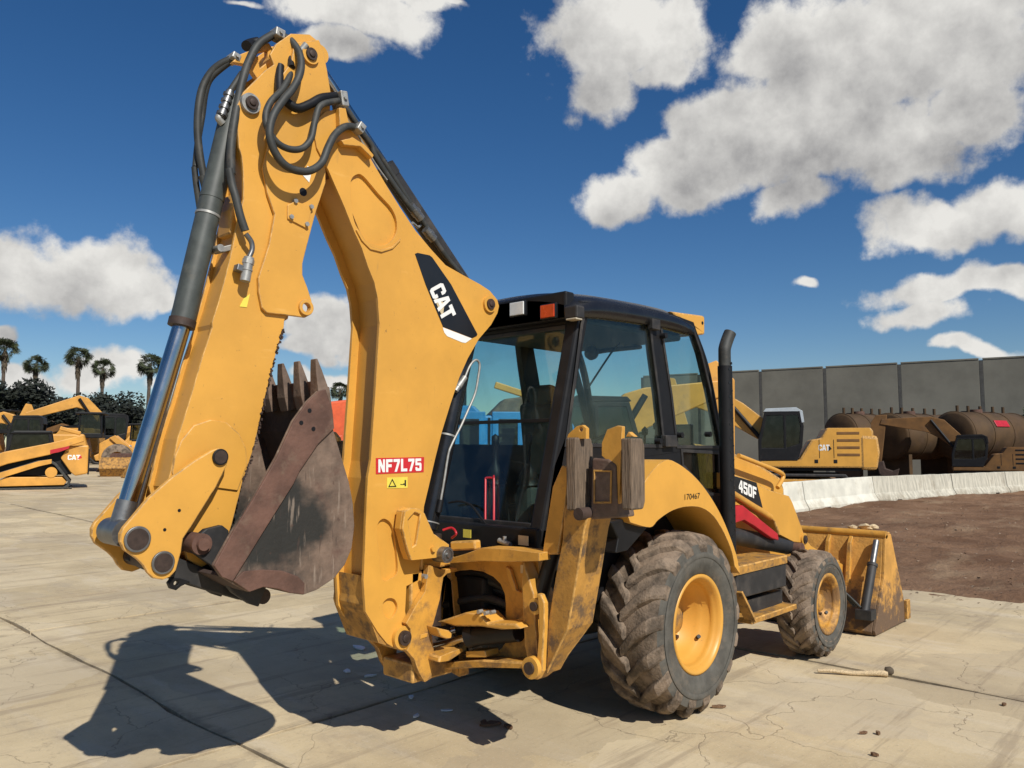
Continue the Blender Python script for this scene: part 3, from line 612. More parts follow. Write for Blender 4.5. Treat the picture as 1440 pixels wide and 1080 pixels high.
# guide link to the bucket
BY = .375
kb = UY(K('c4', (672,968)), -.12)[0]; b = MB()
for s in (-1, 1):
    mid = ((c2[0]+kb[0])/2, (c2[1]+kb[1])/2-.03)
    b.prism([(c2[0]-.01, c2[1]+.06), (mid[0], mid[1]+.075), (kb[0]-.02, kb[1]+.06), (kb[0]+.055, kb[1]), (kb[0]+.01, kb[1]-.055), (mid[0], mid[1]-.03), (c2[0]+.02, c2[1]-.06), (c2[0]-.055, c2[1]-.01)], 'y', s*.105-.025, s*.105+.025)
b.box(((c2[0]+kb[0])/2+.03, 0, (c2[1]+kb[1])/2), (.2, .2, .05), Matrix.Rotation(.3, 3, 'Y')); gl = b.obj('guide_link', 'black_dusty', BH, .006)
b = MB(); b.cyl((kb[0], -.19, kb[1]), (kb[0], .19, kb[1]), .04); b.obj('link_pin', 'pin', gl)
eye = UY(K('d7', (520,900),(545,865),(600,870),(660,890),(600,920),(570,945),(535,935)), -.13); b = MB(); b.prism(eye, 'y', -.14, -.11, [circ2(UY(K('d7', (570,900)), -.13)[0], .012, 12)]); b.obj('lifting_eye', 'black', gl, .003)
b = MB(); b.prism(UY(K('d7', (575,860),(600,760),(640,820),(760,915),(640,890)), -.125), 'y', -.125, .1); b.obj('stick_nose', 'yellow', stick, .004)
# --- digging bucket
bk_in = K('c4', (512,862),(580,740),(660,610),(740,470),(800,340),(850,270),(890,232))
bk_out = K('c4', (935,215),(945,300),(948,370),(978,470),(1005,560),(1020,640),(1025,720),(1015,800),(990,860),(950,910),(890,950),(840,968),(790,962),(740,946),(690,940),(640,958),(590,932),(540,902))
side = UY(bk_in+bk_out, -BY)
bkt = bpy.data.objects.new('digging_bucket', None); COL.objects.link(bkt); bkt.parent = BH
for s in (-1, 1):
    b = MB(); b.prism(side, 'y', s*BY, s*(BY-.018)); b.obj('side_plate', 'bucket_side', bkt, .004)
sc_ = UY(K('c4', (512,862),(580,740),(660,610),(740,470),(800,340),(850,270),(890,232),(915,225),(940,300),(946,366),(890,420),(822,520),(800,565),(690,740),(580,918),(540,902)), -BY)
for s in (-1, 1):
    b = MB(); b.prism(sc_, 'y', s*(BY+.016), s*(BY+.0005)); co = b.obj('side_cutter', 'rust', bkt, .004)
    if s < 0:
        for q in ((862,302),(832,346),(876,368)):
            c = UY(K('c4', q), -BY-.016)[0]; b = MB(); b.cyl((c[0], -BY-.014, c[1]), (c[0], -BY-.018, c[1]), .012, n=12); b.obj('bolt_hole', 'black', bkt)
b = MB(); b.prism(UY(K('c4', (582,918),(620,882),(690,876),(760,880),(815,900),(840,925),(838,966),(790,961),(740,945),(690,939),(640,957)), -BY), 'y', -BY-.014, -BY-.0005); b.obj('wear_plate', 'rust', bkt, .004)
sh = UY(bk_out, -BY); b = MB(); sh_in = inset(side, .02)[len(bk_in):]
b.prism(sh+sh_in[::-1], 'y', -BY+.019, BY-.019); b.obj('shell', 'rust_dark', bkt, .003)
b = MB(); lip = UY(K('c4', (890,232),(935,215)), -BY); q = Vector(lip[0]); q2 = Vector(lip[1])
tip = Vector(UY(K('c4', (880,115)), -BY+.03)[0]); rt = Vector(UY(K('c4', (900,228)), -BY+.03)[0])
up2 = (tip-rt); up3 = Vector((up2.x, 0, up2.y)); L3 = up3.length; up3.normalize(); nrm = Vector((0, 1, 0)).cross(up3)
b.bar(Vector((q2.x, -BY+.02, q2.y))-nrm*.02-up3*.03, Vector((q2.x, BY-.02, q2.y))-nrm*.02-up3*.03, .14, .022, up3.cross(Vector((0, 1, 0)))); b.obj('cutting_lip', 'rust', bkt, .003)
for k in range(5):
    y = -BY+.035+k*(2*BY-.07)/4; o = Vector((rt.x, y, rt.y))-up3*.10; b = MB()
    w0, w1, t0, t1 = .038, .026, .032, .006; v = []
    for d, w, t in ((0, w0, t0), (.08, w0*1.1, t0*1.15), (L3*.62+.1, w1*1.15, t0*.6), (L3+.1, w1, t1)):
        for i, j in ((-1,-1),(1,-1),(1,1),(-1,1)): v.append(o+up3*d+Vector((0, 1, 0))*i*w+nrm*j*t)
    f = [(3,2,1,0),(12,13,14,15)]+[(a*4+i, a*4+(i+1) % 4, a*4+4+(i+1) % 4, a*4+4+i) for a in range(3) for i in range(4)]
    b.add(v, f); b.obj('tooth', 'rust_light', bkt, .004)
cp = UY(K('c4', (462,783)), -.2)[0]
b = MB(); b.cyl((cp[0], -.235, cp[1]), (cp[0], .235, cp[1]), .052); b.obj('hinge_collar', 'rust', bkt, .006)
b = MB(); b.cyl((cp[0], -.26, cp[1]), (cp[0], .26, cp[1]), .03); b.obj('pivot_pin', 'rust', bkt, .006)
ear = UY(K('c4', (480,730),(540,715),(565,735),(560,800),(620,860),(700,940),(672,1010),(640,1000),(580,960),(500,860),(430,810),(445,760)), -.2)
for s in (-1, 1):
    b = MB(); b.prism(ear, 'y', s*.20-.02, s*.20+.02); b.obj('bucket_ear', 'black_dusty', bkt, .006)
# --- stick and boom cylinders
a0, a1 = at((440,82), 1, 0), at((668,425), 1, 0); d = (a1-a0).normalized(); Ls = (a1-a0).length
b = MB(); b.cyl(a0+d*Ls*.42, a1, .06, n=24); b.cyl(a0+d*Ls*.40, a0+d*Ls*.44, .066, n=24); sc1 = b.obj('stick_cylinder', 'black_dusty', BH)
b = MB(); b.cyl(a0, a0+d*Ls*.45, .034, n=20); b.obj('rod', 'chrome', sc1)
b = MB(); b.cyl(a0+Vector((0, -.08, 0)), a0+Vector((0, .08, 0)), .058, n=24); b.obj('rod_eye', 'yellow', sc1, .004)
bb0 = at(K('c6', (285,92))[0], 1, -BW); bb0.y = 0; bb1 = at(K('c5', (578,443))[0], 1, -.2); bb1.y = 0; d = (bb1-bb0).normalized(); Lb = (bb1-bb0).length
b = MB(); b.cyl(bb0+d*.02, bb1-d*.16, .068, n=28); b.cyl(bb1-d*.19, bb1-d*.15, .075, n=28); b.cyl(bb0+d*(Lb*.52), bb0+d*(Lb*.54), .071, n=28); bcy = b.obj('boom_cylinder', 'black_gloss', BH, .003)
b = MB(); b.cyl(bb1-d*.17, bb1, .04); b.obj('rod', 'chrome', bcy)
b = MB(); b.cyl(bb0+d*(Lb*.545), bb0+d*(Lb*.552), .0715, n=28); b.obj('cylinder_band', 'zinc', bcy)
b = MB(); b.cyl(bb1-d*.20, bb1-d*.192, .0755, n=28); b.obj('cylinder_band', 'zinc', bcy)
hl = [at(p, 1, -.075) for p in K('d1', (395,715),(430,630),(462,585),(490,575),(510,610),(500,700),(475,830),(420,960))+K('d2', (370,100),(295,250),(270,330),(240,520),(215,665))]
tubes('hard_line', 'zinc', bcy, hl, .0085)
b = MB(); p = [at(q, 1, -.075) for q in K('d1', (325,810),(398,705))]; b.cyl(p[0], p[1], .02, n=16); b.cyl(p[0]+(p[1]-p[0])*.3, p[0]+(p[1]-p[0])*.6, .025, n=6); b.obj('hose_fitting', 'zinc', bcy)
p = [at(q, 1, -.075) for q in K('d2', (215,665),(195,760))]; b = MB(); b.cyl(p[0], p[1], .022); b.obj('hose_boot', 'black', bcy)
# --- hoses
def hose(c, y, pts, r=.019, m='rubber', name='hydraulic_hose', par=BH): return tubes(name, m, par, hp(c, y, *pts), r, 12, 7)
hose('c1', [.02,.06,.1,.12,.12,.12,.11,.1], [(470,300),(390,335),(320,395),(262,500),(235,640),(230,800),(245,950),(272,1100)], .021)
hose('c1', [.02,.1,.13,.16,.16,.15], [(470,305),(330,420),(285,520),(262,680),(232,860),(215,1030)], .017)
hose('d8', .15, [(547,470),(552,520),(562,588)], .017); hose('d8', .10, [(568,495),(578,540),(570,590)], .02)
hose('c1', [-.05,-.06,-.07,-.08,-.09,-.11,-.12,-.13], [(735,140),(640,205),(575,320),(532,450),(500,600),(472,760),(455,920),(458,1080)], .023)
hose('c2', [-.13,-.14,-.155,-.165,-.17], [(552,80),(570,180),(592,260),(620,375),(652,470)], .022)
hose('c1', [-.06,-.10,-.16,-.2,-.22,-.24,-.25,-.26,-.26,-.26,-.26,-.26,-.25,-.24,-.22,-.2,-.18,-.16], [(790,145),(860,180),(918,270),(925,380),(880,490),(800,590),(738,690),(715,800),(740,905),(800,1000),(880,1050),(980,1058),(1065,1005),(1110,900),(1155,815),(1215,765),(1260,758),(1310,770)], .022)
hose('c1', [-.04,-.12,-.17,-.2,-.21,-.22,-.22,-.22,-.22,-.22,-.21,-.2,-.18], [(835,300),(855,400),(800,510),(725,590),(690,680),(702,770),(765,865),(850,910),(935,905),(995,840),(1022,720),(1062,615),(1180,585)], .019)
hose('c1', [-.10,-.13,-.16,-.18,-.19,-.19,-.18,-.14], [(785,350),(780,460),(790,540),(835,595),(905,635),(985,608),(1070,565),(1190,555)], .026, 'black')
hose('c1', [-.05,-.07,-.10,-.14], [(760,215),(810,245),(850,300),(865,360)], .02, 'black')
hose('c1', [0,.05,.05], [(560,215),(590,200),(640,190)], .03, 'black')
for y, c0, r in ((-.10, (1185,565), .02), (-.05, (1200,560), .02), (0, (1210,575), .018)):
    q = K('c1', c0)+K('c3', (430,70),(520,190),(610,330),(700,470))+K('c3', (790,600),(880,740),(960,850),(1030,930))
    tubes('hydraulic_hose', 'rubber', BH, [at(p, 1, y+.05) for p in q], r, 12, 6)
tubes('hydraulic_hose', 'rubber', BH, [at(p, 1, -.12) for p in K('c1', (1310,770),(1400,880))+K('c3', (480,170),(560,300),(650,430),(720,520))], .02, 12, 6)
tubes('hard_line', 'zinc', BH, [at(p, 1, -.13) for p in K('c1', (1300,800),(1430,1010))+K('c3', (560,330))], .006, 8, 4)
for u0, u1, y in (((705,490),(775,575), -.08), ((800,640),(855,705), -.08), ((525,290),(560,335), -.08)):
    p = hp('c3', y, u0, u1); b = MB(); b.cyl(p[0], p[1], .03, n=16); b.cyl(p[0]+(p[1]-p[0])*.35, p[0]+(p[1]-p[0])*.65, .036, n=6); b.obj('hose_coupling', 'steel', BH)
b = MB(); p = hp('c3', [-.15,-.1,.1,.12], (720,600),(755,630),(800,590),(800,580)); b.tube(p, .009, 8); b.obj('hose_clamp', 'zinc', BH)
def clamp(c, q, y, sz, rot=0, m='zinc'):
    b = MB(); p = at(K(c, q)[0], 1, y); b.box(p, sz, Matrix.Rotation(rot, 3, 'Y')); b.cyl(p+Vector((0, -sz[1]*.5-.012, 0)), p+Vector((0, -sz[1]*.5, 0)), .012, n=6); return b.obj('hose_clamp', m, BH, .006)
clamp('c1', (765,140), -.06, (.06, .09, .05), .1); clamp('c1', (1190,585), -.15, (.05, .11, .09), -.2); clamp('c1', (1312,775), -.17, (.05, .09, .06), .5)
clamp('c1', (470,300), .02, (.05, .09, .04), .3)
b = MB(); p = hp('c1', [-.16,-.16,-.16,-.16], (1165,640),(1210,640),(1230,740),(1170,760)); b.prism([(v.x, v.z) for v in p], 'y', -.19, -.12); b.obj('clamp_bracket', 'yellow', BH, .004)
b = MB(); b.prism(UY(K('c1', (1180,860),(1260,840),(1340,890),(1400,960),(1390,980),(1310,900),(1200,890)), -.17), 'y', -.2, -.15); b.obj('clamp_bracket', 'yellow', BH, .004)
b = MB(); b.prism(UY(K('c1', (455,330),(490,285),(700,200),(740,270),(700,390),(620,440),(560,350)), 0), 'y', -.02, .02, [UY(K('c1', (610,270),(690,250),(690,330),(640,370)), 0)]); b.obj('hose_bracket', 'yellow', stick, .004)
p = hp('c1', -.04, (450,520),(390,690)); b = MB(); b.cyl(p[0], p[1], .022, n=14)
for k in (.1, .35, .6, .85): b.cyl(p[0]+(p[1]-p[0])*k, p[0]+(p[1]-p[0])*(k+.12), .03, n=6)
b.obj('hose_coupling', 'steel', BH)
hose('c1', [-.02,-.04], [(530,400),(450,520)], .018); tubes('elbow_pipe', 'zinc', BH, hp('c1', -.03, (395,690),(370,700),(400,740)), .02)
p = hp('c1', [-.13,-.15], (925,250),(965,205)); b = MB(); b.cyl(p[0], p[1], .02, n=12); b.obj('hose_fitting', 'zinc', BH)

# --- swing casting
CY = .20
ck = UY(K('d6', (205,165),(300,200),(395,185),(400,205),(330,225),(305,250),(282,400),(238,560),(222,600),(240,740),(228,870),(225,930),(180,958),(140,890),(108,800),(60,745),(85,690),(85,600),(55,560),(120,440),(180,350),(195,260)), -CY)
for s in (-1, 1):
    b = MB(); b.prism(ck, 'y', s*CY, s*(CY-.045)); b.obj('swing_cheek', 'yellow_dirty', BH, .008)
cen = UX([(600,900)], -1.6)[0]
xs = [p[0] for p in ck]; zs = [p[1] for p in ck]; XC = max(xs)
b = MB(); b.box((XC-.16, 0, min(zs)+.05), (.34, 2*CY-.1, .12)); b.box((XC-.14, 0, 1.16), (.26, 2*CY-.1, .12)); b.box((XC-.30, 0, .85), (.10, 2*CY-.1, .5)); b.obj('swing_casting', 'yellow_dirty', BH, .015)
b = MB(); b.prism(UY(K('c5', (100,550),(90,640),(150,800)), .19)+UY(K('c5', (330,850),(240,700),(232,540)), -.14), 'y', -.14, .19); b.obj('boom_foot', 'yellow_mud', boom, .01)
b = MB(); b.cyl((XC-.06, 0, .50), (XC-.06, 0, 1.30), .075); b.obj('swing_pin', 'pin', BH)
hk = UY(K('c5', (410,250),(440,235),(480,240),(500,260),(540,350),(610,400),(605,430),(555,458),(440,470),(425,430),(400,330)), -.255)
pk = UY(K('c5', (425,290),(455,255),(480,265),(460,400),(445,410)), -.255)
b = MB(); b.prism(hk, 'y', -.255, -.235, [pk]); b.prism(hk, 'y', -.235, -.175); lk = b.obj('boom_lock_bracket', 'yellow', BH, .006)
for q, r, m, o in (((578,443), .05, 'steel', .05), ((533,418), .018, 'yellow', .02)):
    c = UY(K('c5', q), -.255)[0]; b = MB(); b.cyl((c[0], -.2, c[1]), (c[0], -.255-o, c[1]), r, n=28)
    if r > .03: b.lathe([(r*.7, 0), (r*.78, 0), (r*.78, .004), (r*.7, .004)], (c[0], -.255-o, c[1]), (0, -1, 0), 28); b.cyl((c[0], -.255-o, c[1]), (c[0], -.255-o-.012, c[1]), .016, n=6)
    b.obj('lock_pin', m, lk, .004)
p = hp('c5', [-.15, -.35], (625,405),(738,400)); b = MB(); b.bar(p[0], p[1], .07, .06); b.obj('lock_lever', 'yellow', BH, .012)
tubes('lever_handle', 'red', BH, hp('c5', [-.15,-.2,-.25,-.2], (580,335),(620,325),(640,350),(620,370)), .008)
c = UY(K('c5', (492,540)), -CY)[0]; b = MB(); b.cyl((c[0], -CY, c[1]), (c[0], -CY-.03, c[1]), .016, n=6); b.obj('bolt', 'zinc', BH)
b = MB(); b.prism(UY(K('d6', (145,635),(195,625),(190,650),(145,665)), -CY), 'y', -CY-.006, -CY-.0005); b.obj('casting_number', 'yellow', BH, .002)

# --- backhoe frame
FX = -1.40
fo = UX(K('d6', (300,130),(420,100),(560,55),(740,60),(940,80),(960,300),(1000,420),(1005,560),(990,900),(940,940),(880,925),(860,865),(600,850),(330,868),(230,870)), FX)
fh = UX(K('d6', (285,260),(330,225),(400,205),(490,198),(570,210),(640,245),(690,295),(718,360),(725,430),(725,520),(742,600),(735,670),(700,725),(650,765),(600,775),(480,772),(250,745),(235,600),(270,420)), FX)
b = MB(); b.prism(fo, 'x', FX, FX+.09, [fh]); fr = b.obj('backhoe_frame', 'yellow_dirty', BH, .012)
fm = [(-y, z) for y, z in fo]; fmh = [(-y, z) for y, z in fh]
b = MB(); b.prism(fm, 'x', FX, FX+.09, [fmh]); b.obj('backhoe_frame', 'yellow_dirty', BH, .012)
t = UX(K('d6', (330,130),(480,80),(560,50),(740,60),(950,85),(950,140),(740,145),(560,140),(350,155)), FX-.16)
b = MB(); b.prism(t, 'x', FX-.16, FX-.002); b.obj('top_rail', 'yellow_dirty', fr, .012)
t = UX(K('d6', (330,820),(600,800),(870,815),(870,858),(600,852),(330,868)), FX-.10); b = MB(); b.prism(t, 'x', FX-.13, FX-.002); b.obj('bottom_rail', 'yellow_dirty', fr, .012)
t = UX(K('d6', (950,355),(975,360),(1000,420),(1000,560),(985,880),(955,935),(905,930),(880,890),(890,830),(920,800),(950,800),(965,600),(960,470)), FX-.12)
b = MB(); b.prism(t, 'x', FX-.14, FX-.10); b.obj('stabilizer_bracket', 'yellow', fr, .008)
b = MB(); b.prism(UX(K('d6', (880,130),(950,355),(985,880),(930,900),(890,700),(870,300)), FX-.05), 'x', FX-.10, FX-.003); b.obj('bracket_web', 'yellow_dirty', fr, .008)
for q, r, x in (((912,855), .05, FX-.14), ((942,440), .038, FX-.10)):
    c = UX(K('d6', q), x)[0]; b = MB(); b.cyl((x+.02, *c), (x-.03, *c), r*1.25, n=24); b.obj('pin_boss', 'yellow', fr, .004)
    b = MB(); b.cyl((x+.02, *c), (x-.045, *c), r*.7, n=20); b.obj('pivot_pin', 'pin', fr, .004)
b = MB(); b.prism(UX(K('d6', (745,170),(775,190),(820,330),(850,350),(790,330),(760,250)), FX), 'x', FX-.03, FX-.002); b.obj('frame_rib', 'yellow', fr, .006)
b = MB(); b.prism(UX(K('d6', (828,165),(880,165),(878,222),(828,220)), FX), 'x', FX-.004, FX-.002); b.obj('warning_sticker', 'pale_print', fr)
sf = UX(K('d6', (350,530),(430,505),(540,468),(640,478),(700,540),(880,540),(918,575),(780,580),(640,560),(480,560)), FX-.06)
b = MB(); b.prism(sf, 'x', FX-.18, FX-.01); b.obj('valve_linkage', 'yellow', fr, .01)
b = MB(); b.prism(UX(K('d6', (770,560),(885,475),(890,545),(900,570)), FX-.05), 'x', FX-.05, FX-.002); b.obj('linkage_gusset', 'yellow', fr, .004)
for q in ((550,480),(595,490),(635,485)):
    c = UX(K('d6', q), FX-.18)[0]; b = MB(); b.cyl((FX-.16, *c), (FX-.195, *c), .014, n=6); b.obj('bolt', 'zinc', fr)
# swing cylinders and the hose bundle in the opening
for q0, q1, q2, dx in (((255,715),(500,645),(720,640), -.10), ((370,610),(440,590),(700,560), .0)):
    A, B, C_ = [at(K('d6', q)[0], 0, FX+dx) for q in (q0, q1, q2)]; A.x = FX+dx-.1
    u = (B-A).normalized(); b = MB(); b.cyl(B-u*.02, C_+u*.1, .06, n=22); b.cyl(B-u*.03, B+u*.03, .07, n=22); sw = b.obj('swing_cylinder', 'black', BH, .004)
    b = MB(); b.cyl(A, B, .028); b.obj('rod', 'chrome', sw)
    b = MB(); b.cyl(A-u*.06, A+u*.06, .045); b.obj('rod_eye', 'black_dusty', sw, .006)
for k, (q0, q1, q2, q3) in enumerate((((300,280),(420,215),(580,220),(720,300)), ((290,330),(420,270),(600,270),(740,330)), ((290,390),(430,340),(600,330),(740,390)), ((285,440),(420,410),(600,390),(740,440)), ((285,480),(420,460),(600,450),(740,500)), ((290,300),(400,380),(560,300),(740,360)))):
    tubes('hydraulic_hose', 'rubber' if k % 2 else 'black', BH, [at(q, 0, FX+.06+.05*(k % 3)) for q in K('d6', q0, q1, q2, q3)], .026, 10, 6)
b = MB(); b.prism(UY(K('d6', (225,580),(310,600),(330,620),(325,650),(290,655),(250,640)), -.25), 'y', -.30, -.18); b.obj('cylinder_lug', 'yellow', BH, .01)
b = MB(); b.prism(UY(K('d6', (245,775),(400,715),(410,740),(310,805),(235,815)), -.25), 'y', -.30, -.14); b.obj('cylinder_lug', 'yellow_dirty', BH, .01)
b = MB(); b.prism(UX(K('d6', (470,745),(600,740),(610,785),(470,785)), FX-.1), 'x', FX-.12, FX-.0); b.obj('stop_block', 'yellow', fr, .006)

# --- stabilizer legs with flip pads
def stabilizer(s):
    X0 = -1.50; lg = bpy.data.objects.new('stabilizer_leg', None); COL.objects.link(lg); lg.parent = BH
    def yz(c, x, *pts): return [(-s*(y) if s < 0 else -y, z) for y, z in UX(K(c, *pts), x)] if s > 0 else UX(K(c, *pts), x)
    E = {}
    # four long edges of the box beam, read at its rear right, rear left corner
    rl = yz('d6', X0, (1000,905),(1010,560),(1060,250),(1108,0)); rr = yz('d6', X0, (1050,800),(1145,600),(1200,280),(1245,0))
    up_l = yz('d4', X0, (285,780),(300,700)); up_r = yz('d4', X0, (440,900),(470,780))
    Lp = rl+[up_l[0], up_l[1]]; Rp = rr+[up_r[0], up_r[1]]
    dep = [.13, .235, .235, .235, .235, .235]
    b = MB(); v = []; f = []
    for (yl, zl), (yr, zr), dd in zip(Lp, Rp, dep): v += [(X0, yl, zl), (X0, yr, zr), (X0+dd, yr, zr), (X0+dd, yl, zl)]
    n = len(Lp)
    for i in range(n-1):
        for k in range(4): f.append((i*4+k, i*4+(k+1) % 4, i*4+4+(k+1) % 4, i*4+4+k))
    f += [(3, 2, 1, 0), (n*4-4, n*4-3, n*4-2, n*4-1)]
    b.add(v, f); b.obj('leg_beam', 'yellow_mud', lg, .008)
    # inner beam (ram housing) beside it
    il = yz('d4', X0+.02, (120,1080),(200,560),(270,400)); ir = yz('d4', X0+.02, (240,1080),(290,760),(330,420)); b = MB()
    il = yz('d6', X0+.02, (985,0),(960,110))[:0]+il
    b.prism(il+ir[::-1], 'x', X0+.02, X0+.16); b.obj('inner_leg', 'yellow_dirty', lg, .008)
    tubes('stabilizer_ram', 'black', lg, [(X0+.08, *q) for q in yz('d6', X0+.08, (960,380),(1010,200),(1070,0))], .045)
    # pad: two laminated blocks on yellow flanges round a worn steel hub
    for q, w in ((((345,190),(345,745)), .17), (((770,195),(765,740)), .13)):
        p = yz('d4', X0-.03, *q); yc = (p[0][0]+p[1][0])/2; z0, z1 = p[1][1], p[0][1]; rr_ = random.Random(5)
        b = MB(); nz = 9; v = []; f = []
        for i in range(nz+1):
            z = z0+(z1-z0)*i/nz; k = .012*noise.noise((z*4, w*30, 0)); k2 = .02 if i in (0, nz) else 0
            v += [(X0-.04, yc+.035, z), (X0-.04, yc-.035, z), (X0-.04+w-k2+k, yc-.035+k*.4, z), (X0-.04+w-k2+k, yc+.035, z)]
        for i in range(nz):
            for k in range(4): f.append((i*4+k, i*4+(k+1) % 4, i*4+4+(k+1) % 4, i*4+4+k))
        f += [(3, 2, 1, 0), (nz*4, nz*4+1, nz*4+2, nz*4+3)]
        b.add(v, f); b.obj('laminated_pad', 'laminate', lg, .01)
    fl = yz('d4', X0+.06, (580,230),(620,130),(700,100),(735,105),(715,690),(690,700),(680,420),(580,330)); b = MB(); b.prism(fl, 'x', X0+.05, X0+.08); b.obj('pad_flange', 'yellow_dirty', lg, .004)
    er = yz('d4', X0+.02, (325,200),(335,165),(400,105),(440,95),(470,120),(470,200)); b = MB(); b.prism(er, 'x', X0+.0, X0+.03, [circ2(yz('d4', X0+.02, (432,128))[0], .014, 12)]); b.obj('pad_ear', 'yellow', lg, .004)
    er = yz('d4', X0+.10, (770,185),(790,145),(835,185)); b = MB(); b.prism(er, 'x', X0+.08, X0+.12); b.obj('pad_ear', 'yellow', lg, .004)
    hb = yz('d4', X0+.04, (500,345),(620,355),(680,400),(690,690),(710,800),(400,820),(380,790),(490,720)); b = MB(); b.prism(hb, 'x', X0+.04, X0+.19); b.obj('pad_hub', 'rust_light', lg, .01)
    rm = yz('d4', X0+.04, (515,435),(655,440),(650,690),(515,690)); b = MB(); b.prism(rm, 'x', X0+.032, X0+.0395, [inset(rm, .010)]); b.obj('hub_frame', 'yellow_mud', lg, .002)
    pl = yz('d4', X0+.10, (350,420),(880,420),(880,640),(350,640)); b = MB(); b.prism(pl, 'x', X0+.085, X0+.11); b.obj('pad_plate', 'rust_dark', lg, .004)
    p = yz('d4', X0-.02, (420,770)); b = MB(); b.cyl((X0-.05, *p[0]), (X0+.1, *p[0]), .035); b.obj('pad_pin', 'rust_dark', lg, .005)
both(stabilizer)

# --- wheels
def wheel(name, c, s, Rt, Wt, rr, nl, lugw, lugh, dish, turn):
    w = bpy.data.objects.new(name, None); COL.objects.link(w); w.parent = BH; w.location = c
    h = Wt/2; b = MB()
    prof = [(rr, -h*.80), (rr+.02, -h*.92), (rr+(Rt-rr)*.35, -h*1.0), (Rt-lugh-.10, -h*1.0), (Rt-lugh-.035, -h*.93), (Rt-lugh-.008, -h*.78), (Rt-lugh, -h*.4), (Rt-lugh, 0)]
    for sg in (-1, 1):
        b = MB(); b.lathe([(r, sg*y) for r, y in prof[:5]], (0, 0, 0), (0, 1, 0), 72)
        b.lathe([(r, sg*(y-.004)) for r, y in ((rr+(Rt-rr)*.42, -h), (rr+(Rt-rr)*.45, -h-.003), (rr+(Rt-rr)*.50, -h-.003), (rr+(Rt-rr)*.53, -h))], (0, 0, 0), (0, 1, 0), 72); b.obj('sidewall', 'sidewall', w)
    b = MB(); b.lathe(prof[4:]+[(r, -y) for r, y in prof[-2:3:-1]], (0, 0, 0), (0, 1, 0), 72); b.obj('tread_base', 'tyre', w)
    tr = MB()
    for k in range(nl*2):
        sd = 1 if k % 2 else -1; ph0 = math.pi*k/nl; v = []; f = []; ST = 9
        for i in range(ST+1):
            t = i/ST; y = sd*(-.06*h+t*h*1.05)
            ph = ph0+turn*(.46*t if t < .45 else .207+.30*(t-.45))
            ro = Rt-.003-.012*t*t-(0 if t < .72 else .075*((t-.72)/.28)**1.6); ri = Rt-lugh-(.0 if t < .7 else .11*(t-.7)/.3)-.012
            wd = lugw*(.80+.35*t)/Rt; bev = .66
            for rad, ww in ((ri, wd*.62), (ro-.012, wd*.5), (ro, wd*.5*bev)):
                v.append((rad*math.cos(ph-ww), y, rad*math.sin(ph-ww)))
            for rad, ww in ((ro, wd*.5*bev), (ro-.012, wd*.5), (ri, wd*.62)):
                v.append((rad*math.cos(ph+ww), y, rad*math.sin(ph+ww)))
        for i in range(ST):
            for q in range(5): f.append((i*6+q, i*6+q+1, i*6+7+q, i*6+6+q))
        f += [tuple(range(6)), tuple(range(ST*6+5, ST*6-1, -1))]
        tr.add(v, f)
    tr.obj('tread_lugs', 'tyre', w, .012, 3)
    b = MB(); o = s*h
    P = [(rr+.008, -s*.0+o*.80), (rr+.012, o*.90), (rr-.004, o*.93), (rr-.018, o*.88), (rr-.03, o*.80), (rr-.035, o*.72), (rr-.05, o*.66), (rr-.043, o*.60), (rr-.052, o*.55), (rr-.055, o*.38), (rr-.066, o*.34), (rr-.068, o*.30), (rr-.085, o*.22), (rr-.09, o*dish), (rr*.62, o*(dish-.06)), (rr*.52, o*(dish+.02)), (0, o*(dish+.02))]
    b.lathe(P, (0, 0, 0), (0, 1, 0), 56)
    b.lathe([(rr+.008, -o*.8), (rr-.02, -o*.8), (rr-.05, -o*.4), (rr-.09, o*dish)], (0, 0, 0), (0, 1, 0), 56); rim = b.obj('rim', 'yellow' if rr > .3 else 'yellow_dirty', w)
    for k in range(8):
        a = 2*math.pi*k/8; b = MB(); r0 = rr*.66; b.cyl((r0*math.cos(a), o*(dish-.05), r0*math.sin(a)), (r0*math.cos(a), o*(dish-.05)+s*.03, r0*math.sin(a)), .016, n=6); b.obj('wheel_nut', 'pin', w)
    b = MB(); b.lathe([(0, o*(dish+.42)), (rr*.26, o*(dish+.42)), (rr*.30, o*(dish+.34)), (rr*.36, o*(dish+.0))], (0, 0, 0), (0, 1, 0), 28); b.obj('hub', 'yellow_mud', w)
    a = -.6; b = MB(); b.cyl((rr*.8*math.cos(a), o*.32, rr*.8*math.sin(a)), (rr*.72*math.cos(a), o*.42, rr*.72*math.sin(a)), .014); b.obj('valve_stem', 'black', w)
    return w
wheel('rear_wheel', (0, -1.12+.235, .632), -1, .645, .50, .335, 17, .100, .052, -.25, -1)
wheel('rear_wheel', (0, 1.12-.235, .632), 1, .645, .50, .335, 17, .100, .052, -.25, -1)
wheel('front_wheel', (2.2, -1.17+.165, .468), -1, .475, .345, .262, 20, .070, .030, .10, -1)
wheel('front_wheel', (2.2, 1.17-.165, .468), 1, .475, .345, .262, 20, .070, .030, .10, -1)
b = MB(); b.cyl((0, -.7, .632), (0, .7, .632), .12); b.lathe([(0, -.25), (.2, -.2), (.26, 0), (.2, .2), (0, .25)], (0, 0, .632), (0, 1, 0), 24); b.obj('rear_axle', 'black_dusty', BH)
b = MB(); b.cyl((2.2, -.9, .48), (2.2, .9, .48), .08); b.box((2.2, 0, .5), (.3, .5, .2)); b.obj('front_axle', 'black_dusty', BH, .01)
b = MB(); b.box((.6, 0, .85), (3.9, .62, .35)); b.box((.3, 0, .62), (1.4, .5, .3)); b.obj('chassis', 'black', BH, .02)
b = MB(); b.box((-.95, 0, .95), (.2, 1.0, .45)); b.obj('valve_block', 'black', BH, .02)
